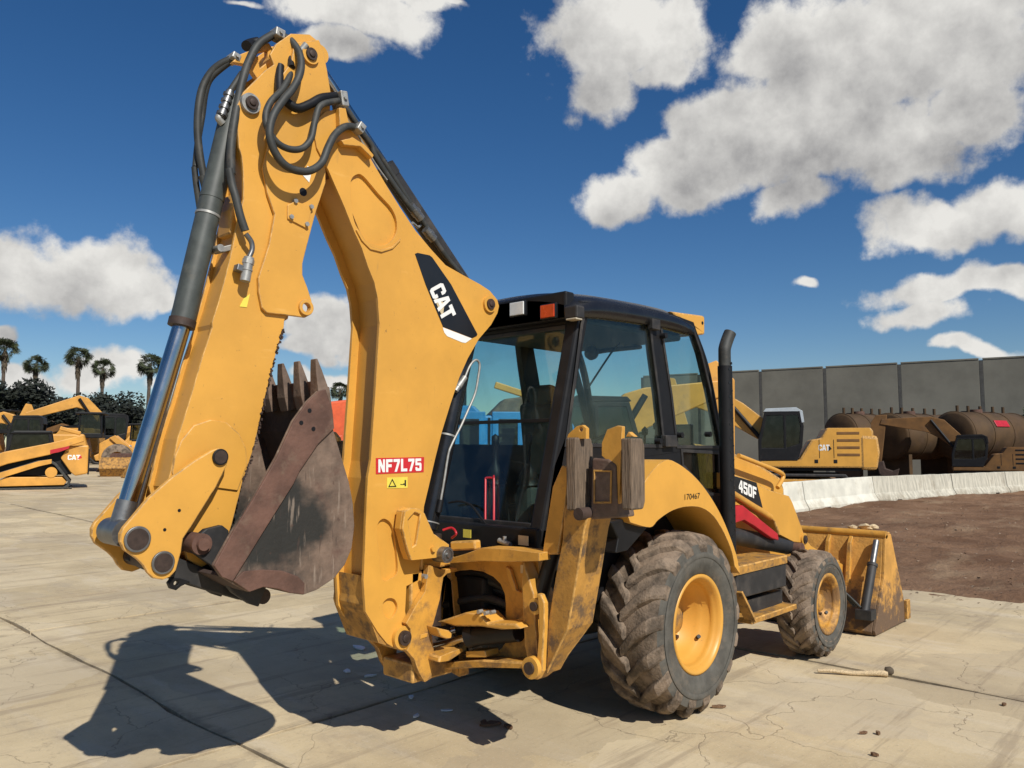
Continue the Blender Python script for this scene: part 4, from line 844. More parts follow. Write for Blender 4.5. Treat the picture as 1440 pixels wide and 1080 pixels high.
# --- cab
cab = bpy.data.objects.new('cab', None); COL.objects.link(cab); cab.parent = BH
CB = .70
so_ = UY(K('d3', (158,98),(360,118),(560,145),(700,178),(812,220),(850,330),(900,545),(940,745),(975,955),(988,1080))+[(1024,760),(1000,775),(900,760),(800,740),(768,742)]+K('d3', (-10,1080),(60,900),(120,420)), -CB)
h1 = UY(K('d3', (190,133),(300,138),(430,155),(545,178),(570,400),(602,640),(634,938),(400,934),(70,930),(120,560),(160,240)), -CB)
h2 = UY(K('d3', (614,193),(720,213),(802,256),(852,400),(905,620),(968,944),(718,942),(684,650),(640,360)), -CB)
h3 = UY(K('c6', (1175,770),(1340,780),(1345,960),(1300,960),(1180,830)), -CB)
for s in (-1, 1):
    b = MB(); b.prism(so_, 'y', s*CB, s*(CB-.055), [h1, h2, h3]); b.obj('side_frame', 'black', cab, .008)
    for h in (h1, h2, h3):
        b = MB(); b.prism(inset(h, -.012), 'y', s*(CB-.012), s*(CB-.018)); b.obj('side_window', 'cab_glass' if h is not h3 else 'dark_glass', cab)
        b = MB(); b.prism(inset(h, -.022), 'y', s*(CB+.008), s*(CB+.0005), [inset(h, .004)]); b.obj('window_seal', 'black_dusty', cab, .002)
for q, sz in (((580,235), (.11, .05, .08)), ((668,915), (.16, .05, .09))):
    p = at(K('d3', q)[0], 1, -CB-.02); b = MB(); b.box(p, sz); b.obj('door_hinge', 'black_dusty', cab, .006)
for q in ((610,915),(735,880),(900,875),(640,300)):
    p = at(K('d3', q)[0], 1, -CB-.03); b = MB(); b.cyl(p+Vector((0, .03, 0)), p-Vector((0, .02, 0)), .022, n=14); b.obj('glass_knob', 'black', cab, .004)
# rear wall lies on the plane through the slanted rear edges of the two sides
rt = Vector(UY(K('d3', (158,98)), -CB)[0]); rbm = Vector(UY(K('d3', (-10,1080)), -CB)[0]); sl_ = (rt-rbm)/(rt.y-rbm.y)
def rx(z): return rbm.x+sl_.x*(z-rbm.y)
def rpt(y, z, off=0): return Vector((rx(z)+off, y, z))
ZB, ZT = 1.22, rt.y
sn = Vector((1, 0, -sl_.x)).normalized()
for s in (-1, 1):
    b = MB(); b.bar(rpt(s*(CB-.055), ZB, .05), rpt(s*(CB-.055), ZT, .05), .11, .11, sn); b.obj('rear_post', 'black', cab, .02)
b = MB(); b.bar(rpt(-CB+.1, 2.76, .04), rpt(CB-.1, 2.76, .04), .08, .08, (0, 0, 1)); b.obj('rear_header', 'black', cab, .02)
b = MB(); b.bar(rpt(-CB, ZB+.06, .03), rpt(CB, ZB+.06, .03), .12, .16); b.box((rx(1.1)+.06, 0, 1.06), (.10, 1.3, .24)); b.obj('rear_sill', 'black', cab, .015)
def quad(name, m, ys, zs, off, th=.006):
    b = MB(); v = [rpt(y, z, o) for o in (off, off+th) for y, z in ((ys[0], zs[0]), (ys[1], zs[0]), (ys[1], zs[1]), (ys[0], zs[1]))]
    b.add(v, [(0,1,2,3),(7,6,5,4),(0,4,5,1),(1,5,6,2),(2,6,7,3),(3,7,4,0)]); return b.obj(name, m, cab)
zs_ = at((700,593), 0, rx(2.0)).z
quad('rear_window', 'cab_glass', (-CB+.09, CB-.09), (zs_, 2.73), .02); quad('rear_window', 'cab_glass', (-CB+.09, CB-.09), (ZB+.12, zs_-.004), .03)
b = MB(); b.bar(rpt(-CB+.09, zs_, .02), rpt(CB-.09, zs_, .02), .02, .025); b.obj('window_rail', 'black', cab, .003)
for z in (2.71, ZB+.15):
    b = MB(); b.bar(rpt(-CB+.11, z, .015), rpt(CB-.11, z, .015), .03, .03); b.obj('window_seal', 'black_dusty', cab, .005)
def at_rear(q, off):
    p = at(q, 0, rx(1.6)+off)
    for _ in range(4): p = at(q, 0, rx(p.z)+off)
    return p
p = [at_rear(q, .012) for q in K('d2', (555,505),(562,497),(610,497),(618,505),(618,820),(610,828),(560,828),(553,820),(555,505))]
tubes('emergency_handle', 'red', cab, p, .008, 8, 2)
# roof with a slight crown
rp = UY(K('d3', (150,78),(300,92),(450,116),(560,136),(690,165),(800,200)), -CB-.02); x0, x1 = rp[0][0]-.06, rp[-1][0]+.04
def rz_(x):
    for (xa, za), (xb, zb) in zip(rp, rp[1:]):
        if x <= xb: return za+(zb-za)*(x-xa)/(xb-xa)
    return rp[-1][1]
b = MB(); nx, ny = 16, 14; v = []; f = []
for i in range(nx+1):
    for j in range(ny+1):
        x = x0+(x1-x0)*i/nx; t = -1+2*j/ny; y = t*(CB+.02); ed = min(1, min(i, nx-i, j, ny-j)/1.0)
        v.append((x, y, rz_(x)+.115*(1-abs(t)**2.5)+.05*(1-abs(2*i/nx-1)**6)-.03*(1-ed)-.045))
n0 = len(v); v += [(x, y, rz_(x)-.13) for x, y, z in v]
for i in range(nx):
    for j in range(ny): a = i*(ny+1)+j; f.append((a, a+1, a+ny+2, a+ny+1)); f.append((n0+a, n0+a+ny+1, n0+a+ny+2, n0+a+1))
for i in range(nx):
    for j in (0, ny): a = i*(ny+1)+j; f.append((a, a+ny+1, n0+a+ny+1, n0+a))
for j in range(ny):
    for i in (0, nx): a = i*(ny+1)+j; f.append((a, a+1, n0+a+1, n0+a))
b.add(v, f, True); roof = b.obj('roof', 'black_gloss', cab)
XR = x0+.02
b = MB(); b.box((XR+.03, 0, ZT-.03), (.10, 2*CB-.12, .20)); b.obj('light_panel', 'black', cab, .015)
for q, m, w, h in (((729,434.5), 'lamp_clear', .135, .095), ((772,438), 'lamp_amber', .125, .09)):
    p = at(q, 0, XR-.03)
    for s in (1, -1):
        b = MB(); b.box((p.x+.01, s*p.y, p.z), (.05, w+.02, h+.02)); b.obj('lamp_housing', 'black_gloss', cab, .008)
        b = MB(); b.box((p.x-.017, s*p.y, p.z), (.012, w, h)); b.obj('work_lamp' if m == 'lamp_clear' else 'signal_lamp', m, cab, .004)
p = at((808,440), 0, XR-.01); b = MB(); b.box(p, (.09, .11, .09)); b.obj('lamp_housing', 'black_dusty', cab, .012)
b = MB(); b.box(p+Vector((-.012, -.005, -.047)), (.07, .09, .012)); b.obj('side_lamp', 'lamp_cream', cab, .004)
# yellow front visor with lamps
vz = UY(K('d3', (680,156),(870,182),(878,195),(878,292),(830,298),(815,250),(720,205)), -CB+.02); b = MB(); b.prism(vz, 'y', -CB+.02, CB-.02); b.obj('front_visor', 'yellow', cab, .015)
p = at(K('d3', (862,225))[0], 1, -CB+.02)
b = MB(); b.cyl(p+Vector((0, .01, 0)), p-Vector((0, .004, 0)), .014, n=12); b.obj('visor_hole', 'black', cab)
# front posts, windscreen, floor
fx = max(x for x, z in h2); fz = 1.15
for s in (-1, 1):
    b = MB(); b.tube(smooth_path([(fx+.04, s*(CB-.03), 1.1), (fx+.03, s*(CB-.03), 1.85), (fx-.12, s*(CB-.05), 2.5), (fx-.3, s*(CB-.07), 2.84)], 6), .035, 10); b.obj('front_post', 'black', cab)
b = MB(); v = [(fx+.03, -CB+.06, 1.5), (fx+.03, CB-.06, 1.5), (fx+.02, CB-.06, 1.95), (fx-.28, CB-.08, 2.8), (fx-.28, -CB+.08, 2.8), (fx+.02, -CB+.06, 1.95)]
b.add(v, [(0, 1, 2, 5), (5, 2, 3, 4)]); b.obj('windscreen', 'cab_glass', cab)
b = MB(); b.box((.05, 0, 1.10), (2.1, 1.30, .08)); b.box((fx-.02, 0, 1.3), (.06, 1.3, .45)); b.obj('floor', 'interior', cab, .01)
b = MB(); b.box((-.1, 0, 2.78), (1.5, 1.24, .05)); b.obj('headliner', 'seat_cloth', cab, .02)
# seat, console, steering wheel
b = MB(); b.box((-.02, .06, 1.58), (.50, .50, .14)); b.obj('seat_cushion', 'seat_cloth', cab, .05, 3)
b = MB(); b.box((-.27, .06, 1.93), (.13, .48, .62), Matrix.Rotation(-.12, 3, 'Y')); b.box((-.32, .06, 2.28), (.10, .26, .18), Matrix.Rotation(-.12, 3, 'Y')); b.obj('seat_back', 'seat_cloth', cab, .05, 3)
b = MB(); b.box((-.02, .06, 1.33), (.36, .36, .36)); b.obj('seat_base', 'interior', cab, .03)
b = MB(); b.box((.72, 0, 1.5), (.24, .34, .75), Matrix.Rotation(-.2, 3, 'Y')); b.obj('steering_console', 'interior', cab, .05)
b = MB(); C0 = Vector((.50, 0, 1.93)); A_ = Vector((-.45, 0, 1)).normalized(); u = A_.orthogonal().normalized(); w_ = A_.cross(u)
b.tube([C0+(u*math.cos(t)+w_*math.sin(t))*.19 for t in [2*math.pi*k/28 for k in range(29)]], .016, 8)
for k in range(3): t = 2*math.pi*k/3; b.tube([C0-A_*.03, C0+(u*math.cos(t)+w_*math.sin(t))*.18], .012, 6)
b.cyl(C0-A_*.35, C0-A_*.02, .03); b.obj('steering_wheel', 'black', cab)
b = MB(); b.box((-.05, -.48, 1.45), (1.2, .28, .6)); b.obj('side_console', 'interior', cab, .04)
for x, y in ((-.70, -.12), (-.70, .22)):
    b = MB(); b.box((x, y, 1.36), (.16, .22, .5), None, .7); b.obj('control_tower', 'seat_cloth', cab, .04)
    b = MB(); b.lathe([(.09, 0), (.07, .05), (.075, .06), (.05, .1), (.05, .11), (.018, .16), (.018, .28), (.03, .30), (.03, .36), (0, .38)], (x, y, 1.6), (0, 0, 1), 16); b.obj('control_lever', 'black', cab)
for x, y, z in ((.35, -.42, 1.9), (.55, -.40, 1.95), (.45, .3, 1.95)):
    b = MB(); b.tube([(x, y, z-.25), (x+.04, y, z+.08)], .01, 8); b.lathe([(0, -.03), (.024, -.02), (.028, .02), (0, .05)], (x+.04, y, z+.1), (0, 0, 1), 12); b.obj('hand_lever', 'black', cab)
b = MB(); b.box((fx-.05, -.38, 1.95), (.05, .16, .26)); b.obj('instrument_display', 'black_gloss', cab, .01)
p = [at(q, 1, -.3) for q in K('d3', (190,612),(330,400),(380,345))]; tubes('wiper_arm', 'black', cab, p, .008, 8, 3)
p = [at(q, 1, -.2) for q in K('d3', (215,400),(300,385),(500,365))]; b = MB(); b.tube(p, .02, 8); b.lathe([(0, -.04), (.05, -.03), (.06, 0), (.05, .03), (0, .04)], p[0], (1, 0, 0), 16); b.obj('wiper_motor', 'black', cab)
# small fittings under the rear window
tubes('washer_hose', 'black', cab, [at_rear(q, -.02) for q in K('d2', (275,685),(370,675),(450,710),(520,800),(590,890),(650,975),(700,1010))], .008, 8, 5)
for q, m, sz in (((415,920), 'yellow_print', (.004, .075, .055)), ((842,972), 'pale_print', (.004, .085, .06))):
    p = at(K('d2', q)[0], 0, rx(1.2)-.04); b = MB(); b.box(p, sz); b.obj('warning_sticker', m, cab)
p = at(K('d2', (700,1000))[0], 0, -1.3); b = MB(); b.cyl(p-Vector((0, .05, 0)), p+Vector((0, .05, .02)), .018, n=8); b.cyl(p, p+Vector((0, 0, .05)), .014, n=6); b.obj('hose_fitting', 'zinc', BH)
b = MB(); b.box((-1.17, 0, 1.17), (.3, 1.25, .08)); b.obj('rear_deck', 'black', BH, .02)

# --- fenders
sm2 = lambda l: [(v.x, v.y) for v in smooth_path([(a, c, 0) for a, c in l], 4)]
fo_ = K('c7', (392,352),(420,300),(450,232),(480,190),(520,160),(560,172),(610,210),(655,262),(700,335),(735,415),(760,490),(770,545))
fi_ = K('c7', (752,520),(742,470),(715,405),(680,350),(640,322),(590,318),(540,332),(495,362),(466,388),(400,372))
for s in (-1, 1):
    pf = UY(sm2(fo_)+sm2(fi_), -1.13); b = MB(); b.prism(pf, 'y', s*1.13, s*.70); b.obj('fender', 'yellow', BH, .02, 3)
tx('170467', 'fleet_number', 'black_print', BH, 'c6', (1188,992), (1258,985), (1188,965), -1.133, .0)
fl = K('d4', (640,830),(830,790),(950,785),(952,810),(925,870),(770,1050),(680,1070),(700,960))
for s in (-1, 1):
    b = MB(); pf = UY(fl, -1.08); b.prism(pf, 'y', s*1.08, s*.72); b.obj('mud_flap', 'black', BH, .02, 3)
for s in (-1, 1):
    b = MB(); b.box((.1, s*.60, 1.1), (1.5, .12, .6)); b.obj('wheel_well', 'black', BH, .02)

# --- hood, exhaust, loader
b = MB(); b.prism([(1.12, 1.0), (1.12, 1.92), (1.7, 1.88), (2.5, 1.70), (2.95, 1.56), (3.02, 1.45), (3.02, .75), (1.12, .75)], 'y', -.42, .42); hood = b.obj('hood', 'yellow', BH, .05, 4)
b = MB(); b.box((3.03, 0, 1.1), (.03, .6, .55)); b.obj('grille', 'black', hood, .01)
for s in (-1, 1):
    tubes('handrail', 'yellow', BH, [Vector((v.x, v.y*s*-1, v.z)) for v in hp('c8', -.55, (130,70),(245,115),(325,148),(342,172),(315,222))], .022)
EY = -.82; ex = at((1022,640), 1, EY)
b = MB(); b.tube([(ex.x, EY, 1.0), (ex.x, EY, 2.56)], .060, 20); shd = b.obj('exhaust_shield', 'black', BH)
for k in range(13):
    for a in (-2.0, -1.45):
        z = 1.15+k*.115+(.05 if a > -1.7 else 0); d = Vector((math.cos(a), math.sin(a), 0)); q = Vector((ex.x, EY, z))+d*.060
        b = MB(); b.cyl(q-d*.004, q+d*.0015, .012, n=10); b.obj('vent_hole', 'black_gloss', shd)
b = MB(); ep = smooth_path([(ex.x, EY, 2.45), (ex.x, EY, 2.66), (ex.x+.01, EY, 2.72), (ex.x+.045, EY-.01, 2.80), (ex.x+.07, EY-.02, 2.85)], 6); b.tube(ep, .052, 18, False); b.tube(ep, .046, 18, False); b.obj('exhaust_pipe', 'rubber', BH)
tubes('wire', 'black', BH, [at(q, 1, -.7) for q in K('d3', (960,715),(1010,725),(1035,790),(1030,860))], .006, 6, 5)
arm = UY(K('d5', (75,672),(100,683),(190,714),(250,748),(330,772),(345,800),(400,950),(400,972),(345,965),(288,935),(268,880),(252,862),(100,757),(75,742)), -.80)
low_arm = UY(K('d5', (345,965),(400,950),(430,985),(600,1085),(590,1120),(430,1040)), -.80)
for s in (-1, 1):
    b = MB(); b.prism(arm, 'y', s*.80, s*.66); b.prism([(x, z) for x, z in low_arm], 'y', s*.79, s*.67); la = b.obj('loader_arm', 'yellow', BH, .012)
    if s < 0:
        dp = UY(K('d5', (78,686),(104,690),(190,716),(216,822),(100,756),(78,742)), -.80); b = MB(); b.prism(dp, 'y', -.8035, -.8008); b.obj('model_panel', 'black_print', la)
        bx_('450F', 'model_letters', 'white_print', la, 'd5', (117,754), (192,787), (116,702), -.806, .12)
        pinset(K('d5', (388,955))[0], -.80, .04, la)
    b = MB(); b.tube([(v.x, v.y*-s, v.z) for v in hp('d5', -.83, (84,757),(100,768),(250,862))], .028, 10); b.obj('arm_tube', 'yellow_dirty', BH)
    b = MB(); b.prism(UY(K('c8', (100,312),(150,305),(200,345),(318,440),(322,472),(290,462),(205,402),(160,375),(110,392)), -.86), 'y', s*.86, s*.80); b.obj('safety_brace', 'red', BH, .008)
    A, B = hp('c8', -.74, (60,440),(360,500)); b = MB(); b.cyl((A.x, s*.74, A.z), (B.x, s*.74, B.z), .075, n=22); lc = b.obj('lift_cylinder', 'black_dusty', BH, .006)
    b = MB(); b.cyl((B.x, s*.74, B.z), (B.x+.5, s*.74, B.z-.15), .035); b.obj('rod', 'chrome', lc)
    b = MB(); b.cyl((B.x+.02, s*.78, B.z-.02), (B.x+.02, s*.88, B.z-.02), .06); b.obj('brace_pin', 'rust', lc, .006)
# side box, step
BXY = -1.02
for s in (-1, 1):
    b = MB(); b.prism(UY(K('c8', (150,614),(356,562),(358,690),(145,748),(120,700),(125,560)), BXY), 'y', s*1.02, s*.55); bo = b.obj('side_box', 'black_dusty', BH, .012)
    b = MB(); p = UY(K('c8', (120,590),(150,612),(355,562),(355,540),(330,520)), BXY); zt = UY(K('c8', (150,588),(355,542)), BXY); b.prism([(zt[0][0]-.25, zt[0][1]), (zt[1][0], zt[0][1]), (zt[1][0]+.0, zt[0][1]-.07), (zt[0][0]-.25, zt[0][1]-.07)], 'y', s*1.035, s*.55); b.obj('box_top', 'yellow_mud', bo, .01)
    b = MB(); b.prism(UY(K('c8', (150,760),(340,705),(340,790),(200,830)), -.96), 'y', s*.96, s*.6); b.obj('lower_box', 'black_dusty', BH, .01)
    q = UY(K('c8', (190,852),(402,790)), -1.06); zz = (q[0][1]+q[1][1])/2; b = MB(); b.box(((q[0][0]+q[1][0])/2, s*.96, zz), (q[1][0]-q[0][0], .22, .045)); b.obj('step', 'yellow_mud', BH, .008)
    b = MB(); b.bar((q[0][0]+.02, s*1.05, zz), (q[0][0]-.15, s*1.02, zz+.25), .02, .1, (0, 1, 0)); b.obj('step_bracket', 'yellow_mud', BH, .006)
# loader bucket
LB = -1.2
spx = K('c8', (832,446),(882,447),(898,690),(930,862),(905,885),(810,920),(782,902)); sp2 = UY(spx, LB)
lbk = bpy.data.objects.new('loader_bucket', None); COL.objects.link(lbk); lbk.parent = BH
(tx0, tz0), (bx0, bz0) = sp2[0], sp2[-1]; fx1 = max(p[0] for p in sp2)
side2 = [(tx0-.02, tz0), (tx0+.14, tz0), (fx1-.15, .42), (fx1, .06), (fx1-.05, .015), (bx0, .012), (bx0-.03, .06), (tx0-.12, tz0*.55)]
for s in (-1, 1):
    b = MB(); b.prism(side2, 'y', s*1.2, s*1.17); b.obj('side_plate', 'bucket_mud', lbk, .006)
b = MB(); b.prism([(tx0-.02, tz0), (tx0+.02, tz0), (tx0-.09, tz0*.55), (bx0, .05), (fx1-.04, .035), (fx1, .01), (bx0, .008), (bx0-.04, .05), (tx0-.13, tz0*.55)], 'y', -1.169, 1.169); b.obj('shell', 'bucket_mud', lbk, .006)
b = MB(); b.cyl((tx0, -1.2, tz0), (tx0, 1.2, tz0), .04); b.box((tx0+.06, 0, tz0+.005), (.16, 2.38, .03)); b.obj('top_rail', 'yellow_dirty', lbk, .008)
for y in (-.85, -.62, -.2, .2, .62, .85):
    b = MB(); b.prism([(tx0-.03, tz0-.03), (tx0-.10, tz0-.10), (tx0-.20, tz0*.45), (tx0-.10, tz0*.45)], 'y', y-.02, y+.02); b.obj('rib', 'yellow_dirty', lbk, .005)
for y in (-1.12, 1.12):
    A, B = Vector((tx0-.07, y, tz0-.06)), Vector((bx0-.07, y, .24)); dd = (B-A)
    b = MB(); b.cyl(A, A+dd*.45, .03); b.obj('clam_rod', 'steel', lbk); b = MB(); b.cyl(A+dd*.35, B, .045, n=20); b.cyl(A+dd*.33, A+dd*.37, .052, n=20); b.box(B+Vector((.03, 0, -.02)), (.14, .16, .10)); b.obj('clam_cylinder', 'black_dusty', lbk, .005)
    for k in range(3):
        tubes('hydraulic_hose', 'rubber', lbk, [B+Vector((-.02, .03+.03*k, .05)), B+Vector((-.10, .16+.06*k, .20+.04*k)), B+Vector((-.16, .32+.04*k, .32)), B+Vector((-.05, .45, .30-.05*k))], .012, 8, 6)
b = MB(); b.box((tx0-.25, 0, .55), (.22, 1.3, .3)); b.box((tx0-.42, -.72, .52), (.5, .12, .35)); b.box((tx0-.42, .72, .52), (.5, .12, .35)); b.obj('coupler', 'yellow_mud', lbk, .02)
for k in range(8):
    y = -1.1+k*2.2/7; b = MB(); b.box((fx1+.03, y, .04), (.16, .09, .05), None, .6); b.obj('bucket_tooth', 'rust_light', lbk, .006)
b = MB(); b.box((fx1-.03, -1.215, .14), (.10, .04, .2)); b.obj('corner_tooth', 'yellow_mud', lbk, .008)

# ------------------------------------------------------------------ background machines
ZL = YAW+math.pi/2          # heading of a machine that faces image-left; local x is forward, local +y its left side
def place(px, dep, z=None):
    p = depth_at((px, 631), dep); p.z = gz(p.x, p.y) if z is None else z; return p
def part(name, m, par, fn, bevel=.02):
    b = MB(); fn(b); return b.obj(name, m, par, bevel)
def loc_cat(par, x, z, y, w, h, sd=1, badge=True, m='white_print'):
    """block logo on a machine flank; sd is the flank's side"""
    block('CAT', 'logo_letters', m, par, (x, y, z), (-sd, 0, 0), (0, 0, 1), w, h, .06)
    if badge:
        b = MB(); b.prism([(x-sd*w*.85, z-h*.15), (x-sd*w*1.2, z+h*.3), (x-sd*w*.95, z+h*.9)], 'y', y-.004*sd, y+.0*sd); b.obj('logo_triangle', 'black_print', par)
def excavator(label, loc, rz, sc, pal, boom_pts, stick_pts, cab_roof='black', logo=True, bucket=True, group=None, cabside=1, name='excavator'):
    t = thing(name, label, 'excavator', loc, rz, group, sc); P, CP = pal
    for s in (-1, 1):
        tr = [(-1.95, .35), (-1.7, .05), (-1.4, 0), (1.4, 0), (1.7, .05), (1.95, .35), (1.95, .6), (1.7, .88), (-1.7, .88), (-1.95, .6)]
        part('track', 'black_dusty', t, lambda b: b.prism(tr, 'y', s*1.19-.3, s*1.19+.3, [inset(tr, .10)]), .03)
        part('track_frame', P, t, lambda b: b.prism([(-1.6, .2), (1.6, .2), (1.7, .5), (1.3, .72), (-1.3, .72), (-1.7, .5)], 'y', s*1.19-.22, s*1.19+.22), .04)
        for k in range(6):
            part('roller', 'black_dusty', t, lambda b: b.cyl((-1.25+k*.5, s*1.19-.28, .2), (-1.25+k*.5, s*1.19+.28, .2), .12, n=12), .02)
    part('undercarriage', 'black', t, lambda b: (b.box((0, 0, .55), (1.6, 1.9, .4)), b.cyl((0, 0, .7), (0, 0, 1.06), .6)), .03)
    body = [(1.6, 1.08), (1.6, 1.30), (.05, 1.34), (-.45, 2.02), (-.82, 2.08), (-1.05, 2.42), (-2.72, 2.42), (-2.8, 2.3), (-2.8, 1.08)]
    part('house', P, t, lambda b: b.prism(body, 'y', -1.3, 1.3), .06)
    part('deck', 'black', t, lambda b: b.box((-.4, 0, 1.03), (3.9, 2.4, .10)), .02)
    part('counterweight', P, t, lambda b: b.prism([(-2.3, 1.02), (-2.3, 2.2), (-2.95, 2.15), (-3.02, 1.6), (-2.9, 1.02)], 'y', -1.33, 1.33), .10)
    for s in (-1, 1):
        for z in (1.52, 1.76, 2.0, 2.24):
            part('vent_slot', 'yellow_shaded' if P != 'yellow_shaded' else 'black', t, lambda b: b.box((-1.85, s*1.302, z), (.85, .02, .09)), .01)
        for x in (-.75, -1.3):
            part('door_gap', 'black', t, lambda b: b.box((x, s*1.301, 1.72), (.02, .014, .62)), 0)
        part('door_latch', 'black', t, lambda b: b.box((-.62, s*1.305, 1.30), (.14, .02, .12)), .01)
        part('door_latch', 'black', t, lambda b: b.box((-1.35, s*1.305, 1.30), (.14, .02, .12)), .01)
    # cab
    y0, y1 = (.42, 1.32) if cabside > 0 else (-1.32, -.42); yo = y1 if cabside > 0 else y0
    cp = [(1.62, 1.32), (1.62, 2.0), (1.35, 2.98), (-.05, 3.0), (-.18, 2.5), (-.10, 1.8), (.1, 1.32)]
    hol = [[(1.5, 1.95), (1.27, 2.85), (.62, 2.87), (.62, 1.75), (1.5, 1.75)], [(.52, 2.87), (.05, 2.87), (-.05, 2.5), (.02, 1.9), (.52, 1.75)]]
    for ya, yb in ((y0, y0+.06), (y1-.06, y1)):
        part('cab_side', 'black', t, lambda b: b.prism(cp, 'y', ya, yb, hol), .02)
        for h in hol: part('window', 'dark_glass', t, lambda b: b.prism(inset(h, -.01), 'y', (ya+yb)/2-.005, (ya+yb)/2+.005), 0)
    part('cab_roof', cab_roof, t, lambda b: b.prism([(1.40, 2.99), (1.3, 3.10), (.1, 3.13), (-.15, 3.0), (-.2, 2.62), (-.1, 2.6), (-.03, 2.99)], 'y', y0-.02, y1+.02), .04)
    part('cab_front', 'dark_glass', t, lambda b: b.add([(1.6, y0+.05, 1.4), (1.6, y1-.05, 1.4), (1.6, y1-.05, 2.0), (1.6, y0+.05, 2.0), (1.34, y0+.05, 2.95), (1.34, y1-.05, 2.95)], [(0, 1, 2, 3), (3, 2, 5, 4)]), 0)
    part('cab_lower', 'black', t, lambda b: b.box((.85, (y0+y1)/2, 1.5), (1.4, .82, .36)), .03)
    part('seat', 'seat_cloth', t, lambda b: (b.box((.45, (y0+y1)/2, 1.8), (.5, .5, .16)), b.box((.22, (y0+y1)/2, 2.15), (.14, .5, .7))), .05)
    if logo: loc_cat(t, -.72, 1.66, 1.304, .42, .2, 1); loc_cat(t, -1.14, 1.66, -1.304, .42, .2, -1)
    part('boom', P, t, lambda b: b.prism(boom_pts, 'y', -.22, .22), .03)
    part('stick', P, t, lambda b: b.prism(stick_pts, 'y', -.17, .17), .03)
    mid = Vector(boom_pts[len(boom_pts)//3])
    part('boom_cylinder', 'black', t, lambda b: b.cyl((.75, .32, 1.3), (mid.x, .32, mid.y-.2), .08), .01)
    part('boom_cylinder', 'black', t, lambda b: b.cyl((.75, -.32, 1.3), (mid.x, -.32, mid.y-.2), .08), .01)
    e = Vector(stick_pts[-1])
    if bucket:
        bo = [(e.x-.1, e.y+.1), (e.x+.25, e.y), (e.x+.1, e.y-.7), (e.x-.4, e.y-.95), (e.x-.85, e.y-.75), (e.x-.95, e.y-.35), (e.x-.6, e.y-.5), (e.x-.2, e.y-.35)]
        part('bucket', 'rust_dark', t, lambda b: b.prism(bo, 'y', -.55, .55), .03)
    return t
BOOM = [(.1, 1.75), (.6, 2.6), (2.0, 4.1), (2.5, 4.25), (5.3, 3.1), (5.4, 2.85), (5.2, 2.7), (2.6, 3.5), (2.0, 3.35), (.8, 1.9), (.5, 1.6)]
STICK = [(5.0, 3.6), (5.3, 3.65), (5.6, 2.9), (4.3, .95), (4.05, .95)]
LOWB = [(.1, 1.75), (.5, 2.2), (1.6, 3.2), (2.1, 3.35), (4.6, 2.5), (4.7, 2.25), (4.5, 2.1), (2.2, 2.7), (1.6, 2.55), (.8, 1.7), (.5, 1.5)]
LOWS = [(4.3, 2.9), (4.6, 2.95), (4.9, 2.3), (4.0, .9), (3.7, .9)]
def face(px): return ZL-math.atan((px-720)/FPX)
excavator('bright yellow excavator with grey cab roof behind the white concrete barriers', place(1122, 30), face(1122)+.06, .89, ('yellow', 'black'),
          [(.1, 1.75), (.8, 2.4), (2.2, 3.35), (2.9, 3.7), (5.4, 3.95), (5.5, 3.65), (3.5, 3.0), (2.7, 2.6), (.9, 1.7), (.5, 1.5)], [(5.1, 4.3), (5.4, 4.35), (5.7, 3.7), (4.4, 1.1), (4.1, 1.1)], 'grey_paint').scale.z = 1.08
excavator('small dull orange excavator with black cab in front of the storage tanks', place(1383, 36), face(1383)+.05, .80, ('yellow_shaded', 'black'),
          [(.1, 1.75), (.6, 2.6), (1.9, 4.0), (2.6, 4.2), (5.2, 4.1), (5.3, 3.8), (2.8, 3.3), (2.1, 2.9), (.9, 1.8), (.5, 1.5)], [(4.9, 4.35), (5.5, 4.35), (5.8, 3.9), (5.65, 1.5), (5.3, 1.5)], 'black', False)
excavator('yellow excavator standing standing behind the backhoe cab, its boom reaching towards the concrete wall', place(800, 20), YAW-math.pi/2, 1, ('yellow_bg', 'black'),
          [(.1, 1.75), (.6, 2.5), (1.4, 3.25), (1.9, 3.4), (4.0, 3.6), (4.1, 3.4), (3.9, 3.2), (2.0, 2.4), (.8, 1.75), (.5, 1.5)], [(3.5, 4.0), (3.75, 4.1), (4.2, 3.6), (4.15, 1.2), (3.85, 1.2)], 'black', True, True, None, -1)
excavator('yellow excavator with raised boom in front of the dark trees', place(170, 58), face(170)+.15, 1.15, ('yellow_bg', 'black'), BOOM, STICK)
excavator('small yellow excavator half hidden behind the other machines, under the lone skirted palm', place(35, 60), face(35)+.5, .8, ('yellow_bg', 'black'), BOOM, STICK)
excavator('yellow excavator seen against the trees below the close palm pair', place(118, 66), face(118)-.5, .9, ('yellow_shaded', 'black'), LOWB, LOWS)
excavator('yellow excavator partly hidden by the chrome cylinder rod', place(222, 60), face(222)+.3, .85, ('yellow_bg', 'black'), LOWB, LOWS)
excavator('yellow excavator with low folded boom behind the compact track loader', place(62, 46), face(62)-.2, 1.0, ('yellow_bg', 'black'), LOWB, LOWS)
